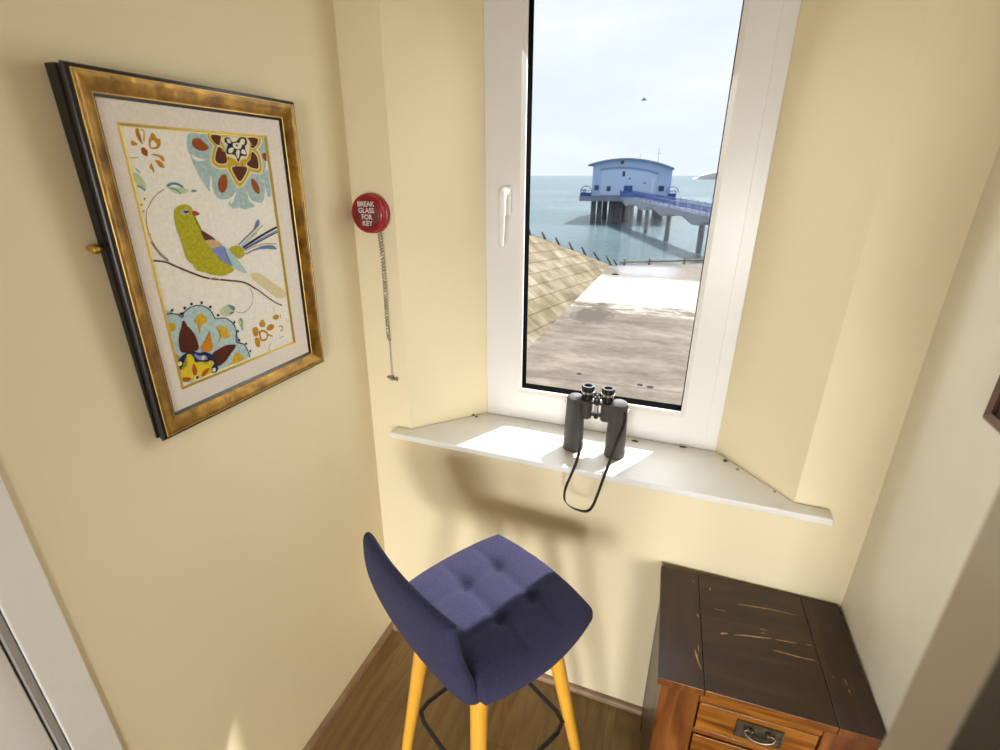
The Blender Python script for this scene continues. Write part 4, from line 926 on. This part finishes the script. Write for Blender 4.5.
rock((-0.46, 12.1, GR), 0.065, 'second flat dark stone, just right of the one above the binoculars')
rock((-3.55, 27.3, GR), 0.16, 'dark stone far down the slipway beside the bluish wet patch')

# stone-block slope rising to the left
SL = math.tan(R(35))
SC = Vector((-4.30, 0, GR)); ux = Vector((-math.cos(R(35)), 0, math.sin(R(35))))
STONE = ramp_mat('yellow_stone_blocks', [(0.34, (0.155, 0.115, 0.060)), (0.5, (0.235, 0.185, 0.110)), (0.66, (0.33, 0.275, 0.205))], rough=0.85, nscale=1.1, detail=8,
                 brick=dict(w=0.95, h=0.60, m=0.035, mc=(0.50, 0.42, 0.32), c1=(1, 1, 1), c2=(0.74, 0.72, 0.68), coord='UV'))
bm = NB()
topY = lambda d: 0
edge = [(-7.5024, 24.2581, -1.0437), (-7.0276, 25.4406, -1.3761), (-6.4974, 26.3125, -1.7474), (-5.9761, 27.2911, -2.1124), (-5.4187, 28.2546, -2.5027), (-4.8285, 29.3597, -2.9159), (-4.30, 30.15, -3.29)]
edge = [(-10.5, 17.5, GR + (10.5 - 4.3) * SL)] + edge
def slope_pt(x, y): return Vector((x, y, GR + (-4.30 - x) * SL))
pts = [slope_pt(-4.30, 1.6)] + [slope_pt(-4.30, y) for y in (8, 14, 20, 26)] + [slope_pt(x, y) for x, y, z in reversed(edge)] + [slope_pt(-12.5, 1.6)]
top_v = [bm.verts.new(p) for p in pts]; bot_v = [bm.verts.new((p.x, p.y, SEA - 1)) for p in pts]
f = bm.faces.new(top_v); n = len(pts)
for i in range(n): bm.faces.new((top_v[i], bot_v[i], bot_v[(i + 1) % n], top_v[(i + 1) % n]))
uvl = bm.loops.layers.uv.new('UVMap')
ca, sa = math.cos(R(8)), math.sin(R(8))
for fa in bm.faces:
    for lp in fa.loops:
        c = lp.vert.co; u_, v_ = c.y, (-4.30 - c.x) / math.cos(R(35)); lp[uvl].uv = (u_ * ca - v_ * sa, u_ * sa + v_ * ca)
sl = obj('stone_slope', bm, STONE); sl['kind'] = 'structure'
# coping along the crest
bm = NB()
crest = [slope_pt(x, y) for x, y, z in edge]
r0 = None
for i, p in enumerate(crest):
    dd = (crest[min(i + 1, len(crest) - 1)] - crest[max(i - 1, 0)]); dd.z = 0; dd.normalize(); nn = Vector((-dd.y, dd.x, 0))
    if nn.y < 0: nn = -nn
    up = Vector((0, 0, 1))
    ring = [bm.verts.new(q) for q in (p + nn * 0.16 - up * 0.25, p + nn * 0.16 + up * 0.05, p + nn * 1.1 + up * 0.05, p + nn * 1.1 - up * 3.0)]
    if r0:
        for k in range(4): bm.faces.new((r0[k], r0[(k + 1) % 4], ring[(k + 1) % 4], ring[k]))
    else: bm.faces.new(ring)
    r0 = ring
bm.faces.new(r0)
tag(obj('coping', bm, mat('pale_coping_stone', (0.34, 0.29, 0.25), 0.85, noise_amt=0.15, noise_scale=2)), 'pale coping strip along the crest of the stone-block slope', 'kerb')
# rusty stakes leaning along the crest
RUST = mat('rusty_iron', (0.085, 0.045, 0.035), 0.8, noise_amt=0.3, noise_scale=9)
stakes = [((-7.5024, 24.2581, -1.0437), (-7.6178, 24.2581, -0.7167)), ((-7.0276, 25.4406, -1.3761), (-7.2491, 25.4406, -1.0387)), ((-6.4974, 26.3125, -1.7474), (-6.7279, 26.3125, -1.3762)),
          ((-5.9761, 27.2911, -2.1124), (-6.2157, 27.2911, -1.729)), ((-5.4187, 28.2546, -2.5027), (-5.6958, 28.2546, -2.0707)), ((-4.8285, 29.3597, -2.9159), (-5.1972, 29.3597, -2.473)),
          ((-4.2391, 30.2553, -3.30), (-4.5852, 30.2553, -2.7773)), ((-3.95, 30.6, -3.33), (-4.18, 30.6, -3.02))]
lab = ['at the upper left end, against the window edge', 'second from the upper left end', 'third from the upper left end', 'fourth from the upper left, halfway along', 'fifth from the upper left end', 'third from the rail end', 'second from the rail end', 'short one where the low rail begins']
for i, (b_, t_) in enumerate(stakes):
    bm = NB(); b0 = Vector(b_) + Vector((0, -0.02, 0.0)); t0 = Vector(t_) 
    tube(bm, [Vector((0, 0, 0)), (t0 - b0) * 0.6, (t0 - b0) * 1.0 + Vector((0, 0, 0.02))], [0.06, 0.055, 0.04], 8)
    tag(obj('stake', bm, RUST, loc=b0, smooth=True), 'rusty leaning stake on the slope crest, ' + lab[i], 'stake', 'rusty stakes along the crest of the stone slope')
# low rail at the far end of the slipway
rl = thing('low_rail', 'low rusty rail along the far edge of the slipway', 'railing', (-3.6, 30.35, GR))
dv = Vector((4.9, 2.72, 0)); L_ = 1.9
bm = NB(); tube(bm, [Vector((-0.15, -0.08, 0.20)), dv * 0.5 + Vector((0, 0, 0.21)), dv * 1.7 + Vector((0, 0, 0.22))], 0.055, 10); obj('rail', bm, mat('rust_brown_rail', (0.16, 0.085, 0.04), 0.7), rl, smooth=True)
for k in (0.02, 0.30, 0.70, 1.15, 1.6):
    p = dv * k; bm = NB(); tube(bm, [p, p + Vector((0, 0, 0.36))], 0.06, 8); obj('post', bm, RUST, rl, smooth=True)

# ---- lifeboat house on piles
LB = mat('pale_blue_cladding', (0.42, 0.53, 0.74), 0.6, noise_amt=0.04, noise_scale=0.6)
DB = mat('deep_blue_steel', (0.03, 0.085, 0.30), 0.5)
ROOF = mat('blue_grey_roof', (0.16, 0.24, 0.38), 0.5)
PILE = mat('grey_pile', (0.15, 0.145, 0.16), 0.8, noise_amt=0.2, noise_scale=0.8)
DECKC = mat('deck_concrete', (0.23, 0.24, 0.29), 0.8, noise_amt=0.15, noise_scale=0.6)
DARKG = mat('dark_window', (0.03, 0.05, 0.10), 0.2)
BX, BY = -11.0, 94.7
bh = thing('lifeboat_house', 'pale blue arched-roof lifeboat house standing on piles in the sea', 'building', (BX, BY, SEA), (0, 0, R(2.9)))
def hp(name, bm, m, par=None, **k):
    for v in bm.verts: v.co -= Vector((BX, BY, SEA))
    return obj(name, bm, m, par or bh, **k)
def roofz(x, lift=0.0):
    # barrel vault traced from eaves -18.6 (3.4) over the crown 4.45 to -4.2 (2.85)
    t = (x + 11.45) / 7.15
    return 4.42 - 1.25 * t * t + (-0.28 * t) + lift
YD = 20.0
bm = NB()
xs = lin(-17.82, -4.38, 17)
fr_ = [(x, roofz(x, -0.22)) for x in xs]
a_ = [bm.verts.new((x, BY, z)) for x, z in fr_] + [bm.verts.new((-4.38, BY, -1.7)), bm.verts.new((-17.82, BY, -1.7))]
b_ = [bm.verts.new((v.co.x, BY + YD, v.co.z)) for v in a_]
bm.faces.new(a_); bm.faces.new(b_[::-1]); n = len(a_)
for i in range(n): bm.faces.new((a_[i], b_[i], b_[(i + 1) % n], a_[(i + 1) % n]))
hp('walls', bm, LB)
bm = NB(); xs = lin(-18.65, -4.15, 25)
g0 = [[bm.verts.new((x, y, roofz(x, dz))) for x in xs] for y, dz in ((BY - 0.9, 0.0), (BY + YD + 0.6, 0.0), (BY + YD + 0.6, -0.24), (BY - 0.9, -0.24))]
for k in range(4):
    for i in range(len(xs) - 1): bm.faces.new((g0[k][i], g0[k][i + 1], g0[(k + 1) % 4][i + 1], g0[(k + 1) % 4][i]))
bm.faces.new([g0[k][0] for k in range(4)]); bm.faces.new([g0[k][-1] for k in range(4)][::-1])
hp('roof', bm, ROOF, smooth=True, angle=30)
# raised arched surround of the big doors and the door leaf field
def inz(x):
    t = (x + 11.8) / 5.1
    return 3.02 - 0.62 * t * t - 0.28 * t
bm = NB(); xs = lin(-16.5, -6.55, 17)
o_ = [(x, inz(x)) for x in xs]; i_ = [(x * 1.0 + (0.22 if k == 0 else (-0.22 if k == 16 else 0)), inz(x) - 0.26) for k, x in enumerate(xs)]
def arch_strip(outer, inner, y0, y1):
    ov = [[bm.verts.new((x, y, z)) for x, z in outer] for y in (y0, y1)]; iv = [[bm.verts.new((x, y, z)) for x, z in inner] for y in (y0, y1)]
    for i in range(len(outer) - 1):
        bm.faces.new((ov[0][i], ov[0][i + 1], iv[0][i + 1], iv[0][i])); bm.faces.new((ov[0][i], ov[0][i + 1], ov[1][i + 1], ov[1][i]))
        bm.faces.new((iv[0][i], iv[0][i + 1], iv[1][i + 1], iv[1][i]))
arch_strip(o_, i_, BY - 0.25, BY + 0.01)
hp('door_hood', bm, mat('blue_hood', (0.20, 0.31, 0.50), 0.5))
bm = NB(); a_ = [bm.verts.new((x, BY - 0.10, inz(x) - 0.24)) for x in lin(-16.3, -6.8, 17)] + [bm.verts.new((-6.8, BY - 0.10, -1.6)), bm.verts.new((-16.3, BY - 0.10, -1.6))]
bm.faces.new(a_)
b_ = [bm.verts.new((v.co.x, BY + 0.02, v.co.z)) for v in a_]; n = len(a_)
for i in range(n): bm.faces.new((a_[i], b_[i], b_[(i + 1) % n], a_[(i + 1) % n]))
hp('door_panels', bm, mat('paler_blue_panel', (0.50, 0.61, 0.79), 0.6), None)
K = 0.2
def wrect(name, x0, x1, z0, z1, m, yy=BY - 0.14):
    bm = NB(); bx(bm, x0, x1, yy, BY + 0.05, z0, z1); return hp(name, bm, m)
wrect('entrance_door', -12.2, -10.75, -1.25, 0.02, DB)
wrect('window', -17.35, -16.65, -0.78, 0.05, DARKG); wrect('window', -15.2, -14.5, -0.95, -0.1, DARKG)
wrect('window', -6.35, -5.45, -0.85, 0.0, DARKG); wrect('window', -12.65, -12.2, 1.5, 2.35, DARKG)
wrect('ladder', -7.55, -7.30, -1.4, 1.0, mat('white_ladder', (0.75, 0.8, 0.85), 0.5), BY - 0.25)
wrect('lamp', -11.5, -11.2, 1.05, 1.25, DARKG); wrect('lamp', -8.9, -8.6, 0.35, 0.55, DARKG)
bm = NB(); lathe(bm, [(0.3, -0.1), (0.3, 0.05)], (-12.85, BY, 3.75), 'Y', 18); hp('round_vent', bm, DARKG)
for (x, y, z1, r_) in ((-7.0, 97.0, 6.1, 0.05), (-10.2, 99.0, 5.2, 0.035)):
    bm = NB(); tube(bm, [(x, y, 2.8), (x, y, z1)], r_, 6)
    tube(bm, [(x - 0.35, y, z1 - 0.9), (x + 0.35, y, z1 - 0.9)], r_ * 0.7, 6); hp('mast', bm, mat('grey_mast', (0.45, 0.47, 0.52), 0.5))
# deck
bm = NB(); bx(bm, -19.65, -3.3, BY - 2.2, BY + YD + 1.5, -2.55, -1.75); hp('deck', bm, DECKC)
# balcony rails at both front corners
for xa, xb in ((-19.5, -17.6), (-4.7, -3.4)):
    bm = NB(); y0 = BY - 2.0
    for zz in (-0.75, -1.2): tube(bm, [(xa, y0, zz), (xb, y0, zz), (xb if xa < -10 else xa, BY - 0.2, zz)][:2], 0.05, 6)
    side = xa if xa < -10 else xb
    for zz in (-0.75, -1.2): tube(bm, [(side, y0, zz), (side, BY + 4, zz)], 0.05, 6)
    for k in range(5): tube(bm, [(xa + (xb - xa) * k / 4, y0, -1.75), (xa + (xb - xa) * k / 4, y0, -0.75)], 0.045, 6)
    for k in range(1, 5): tube(bm, [(side, y0 + 1.4 * k, -1.75), (side, y0 + 1.4 * k, -0.75)], 0.045, 6)
    bx(bm, xa, xb, y0 + 0.05, y0 + 0.1, -1.75, -1.15)
    hp('railing', bm, DB)
for (xa, ya, r_) in ((-18.8, 94.3, 1.0), (-4.0, 94.3, 1.0)):
    bm = NB(); tube(bm, [(xa + r_ * math.cos(a2), ya, -1.1 + 1.0 * math.sin(a2)) for a2 in [PI * k / 12 for k in range(13)]], 0.06, 6); hp('hoop', bm, DB)
# piles
def pile(x, y, w_, z1=-2.5):
    bm = NB(); x0, x1 = x - w_ / 2, x + w_ / 2
    bx(bm, x0, x1, y - w_ / 2, y + w_ / 2, SEA - 2.5, z1); hp('pile', bm, PILE)
for x, y, w_ in ((-17.35, 94.9, 0.8), (-16.3, 95.3, 0.8), (-14.1, 95.2, 0.8), (-13.2, 95.4, 0.9), (-12.4, 95.0, 0.6), (-11.3, 95.4, 0.7), (-14.6, 99.5, 0.9), (-9.5, 103.0, 0.8), (-9.6, 108.0, 0.9), (-6.3, 105.5, 0.9), (-5.6, 106.5, 0.8), (-12.3, 105.0, 0.9), (-16.5, 106.0, 0.9), (-13.4, 111, 0.9), (-7.0, 112, 0.9)): pile(x, y, w_)
bm = NB(); bx(bm, -14.6, -11.2, 96.5, 103.0, SEA - 2, -2.5); hp('pile_core', bm, mat('dark_underside', (0.05, 0.052, 0.06), 0.9))

# ---- footbridge from the shore to the house
A = Vector((-11.35, 91.9, 0)); B = Vector((1.0, 59.8, 0)); d3 = (B - A).normalized(); nrm = Vector((-d3.y, d3.x, 0))
if nrm.x < 0: nrm = -nrm
A -= nrm * 1.1; B -= nrm * 1.1
br = thing('footbridge', 'grey footbridge with blue railings leading to the blue house in the sea', 'bridge', (1.0, 59.8, SEA))
def brp(name, bm, m, par=None, **k):
    for v in bm.verts: v.co -= Vector((1.0, 59.8, SEA))
    return obj(name, bm, m, par or br, **k)
Lb = (B - A).length
legs_s = [0.235, 0.46, 0.715, 1.0, 1.30, 1.62]
legs_s = [((Vector((x, y, 0)) - A).dot(d3)) for x, y in ((-8.6, 87.9), (-5.5, 79.7), (-2.1, 70.5), (1.0, 59.8), (4.4, 50.0), (8.0, 40.5))]
def ztop(s): return -1.70 - 0.0115 * s
bm = NB(); ss = lin(0, legs_s[-1] + 2, 90); prev = None
for s in ss:
    dmin = min(abs(s - q) for q in legs_s)
    zb = ztop(s) - 0.62 - 0.62 * max(0, 1 - dmin / 3.2) ** 0.8
    p = A + d3 * s
    ring = [bm.verts.new(Vector((q.x, q.y, z))) for q, z in ((p - nrm * 0.0, zb), (p + nrm * 2.2, zb), (p + nrm * 2.2, ztop(s)), (p, ztop(s)))]
    if prev:
        for k in range(4): bm.faces.new((prev[k], prev[(k + 1) % 4], ring[(k + 1) % 4], ring[k]))
    else: bm.faces.new(ring)
    prev = ring
bm.faces.new(prev); brp('deck', bm, DECKC)
for off in (0.06, 2.14):
    bm = NB()
    for zz, r_ in ((0.88, 0.045), (0.48, 0.03), (0.12, 0.04)):
        tube(bm, [A + d3 * s + nrm * off + Vector((0, 0, ztop(s) + zz)) for s in lin(0, legs_s[-1] + 2, 12)], r_, 6)
    k = 0
    while k < legs_s[-1] + 2:
        p = A + d3 * k + nrm * off
        big = (int(round(k / 0.33)) % 6 == 0)
        tube(bm, [p + Vector((0, 0, ztop(k))), p + Vector((0, 0, ztop(k) + (1.08 if big else 0.88)))], 0.055 if big else 0.032, 5); k += 0.33
    brp('railing', bm, DB)
for s in legs_s:
    p = A + d3 * s + nrm * 1.1
    bm = NB()
    tube(bm, [Vector((p.x, p.y, ztop(s) - 1.0)), Vector((p.x, p.y, SEA - 2))], [0.31, 0.31], 12); brp('leg', bm, PILE, smooth=True, angle=40)

# headland on the horizon
bm = NB()
hl = []
prof = [(-14, 0.1), (-9, 3.5), (-3, 4.5), (3, 9.0), (9, 10.0), (16, 12.5), (24, 15.0), (31, 18.0), (60, 24.0), (120, 26), (200, 22)]
rnd = random.Random(3)
rows = []
for yy, k in ((1200, 0.0), (1204, 0.75), (1225, 1.0), (1300, 0.8), (1360, 0.0)):
    rows.append([bm.verts.new((x + rnd.uniform(-.6, .6), yy, SEA + max(0.0, (h_ * k + rnd.uniform(-.5, .5) * (k > 0))))) for x, h_ in prof])
for i in range(len(rows) - 1):
    for j in range(len(prof) - 1): bm.faces.new((rows[i][j], rows[i][j + 1], rows[i + 1][j + 1], rows[i + 1][j]))
HL = mat('hazy_headland', (0.62, 0.52, 0.50), 0.9, noise_amt=0.2, noise_scale=0.15)
tag(obj('headland', bm, HL), 'low hazy headland on the sea horizon at the right of the window', 'headland')
# gull
gl = thing('gull', 'tiny gull gliding in the pale sky high above the blue house', 'bird', (-6.478, 60, 8.98))
bm = NB(); tube(bm, [(-0.28, 0, 0), (-0.15, 0, 0.02), (0.05, 0, 0.02), (0.22, 0, 0.03), (0.30, 0, 0.02)], [0.02, 0.07, 0.085, 0.05, 0.015], 10)
GM = mat('gull_plumage', (0.30, 0.30, 0.32), 0.8); obj('body', bm, GM, gl, smooth=True)
for s in (-1, 1):
    bm = NB(); v = [bm.verts.new(p) for p in ((-0.10, 0, 0.04), (0.10, 0, 0.04), (0.16, s * 0.35, 0.14), (0.02, s * 0.72, 0.08), (-0.08, s * 0.38, 0.15))]
    bm.faces.new(v); ex = bmesh.ops.extrude_face_region(bm, geom=bm.faces[:])
    for q in ex['geom']:
        if isinstance(q, bmesh.types.BMVert): q.co.z += 0.012
    obj('wing', bm, GM, gl)
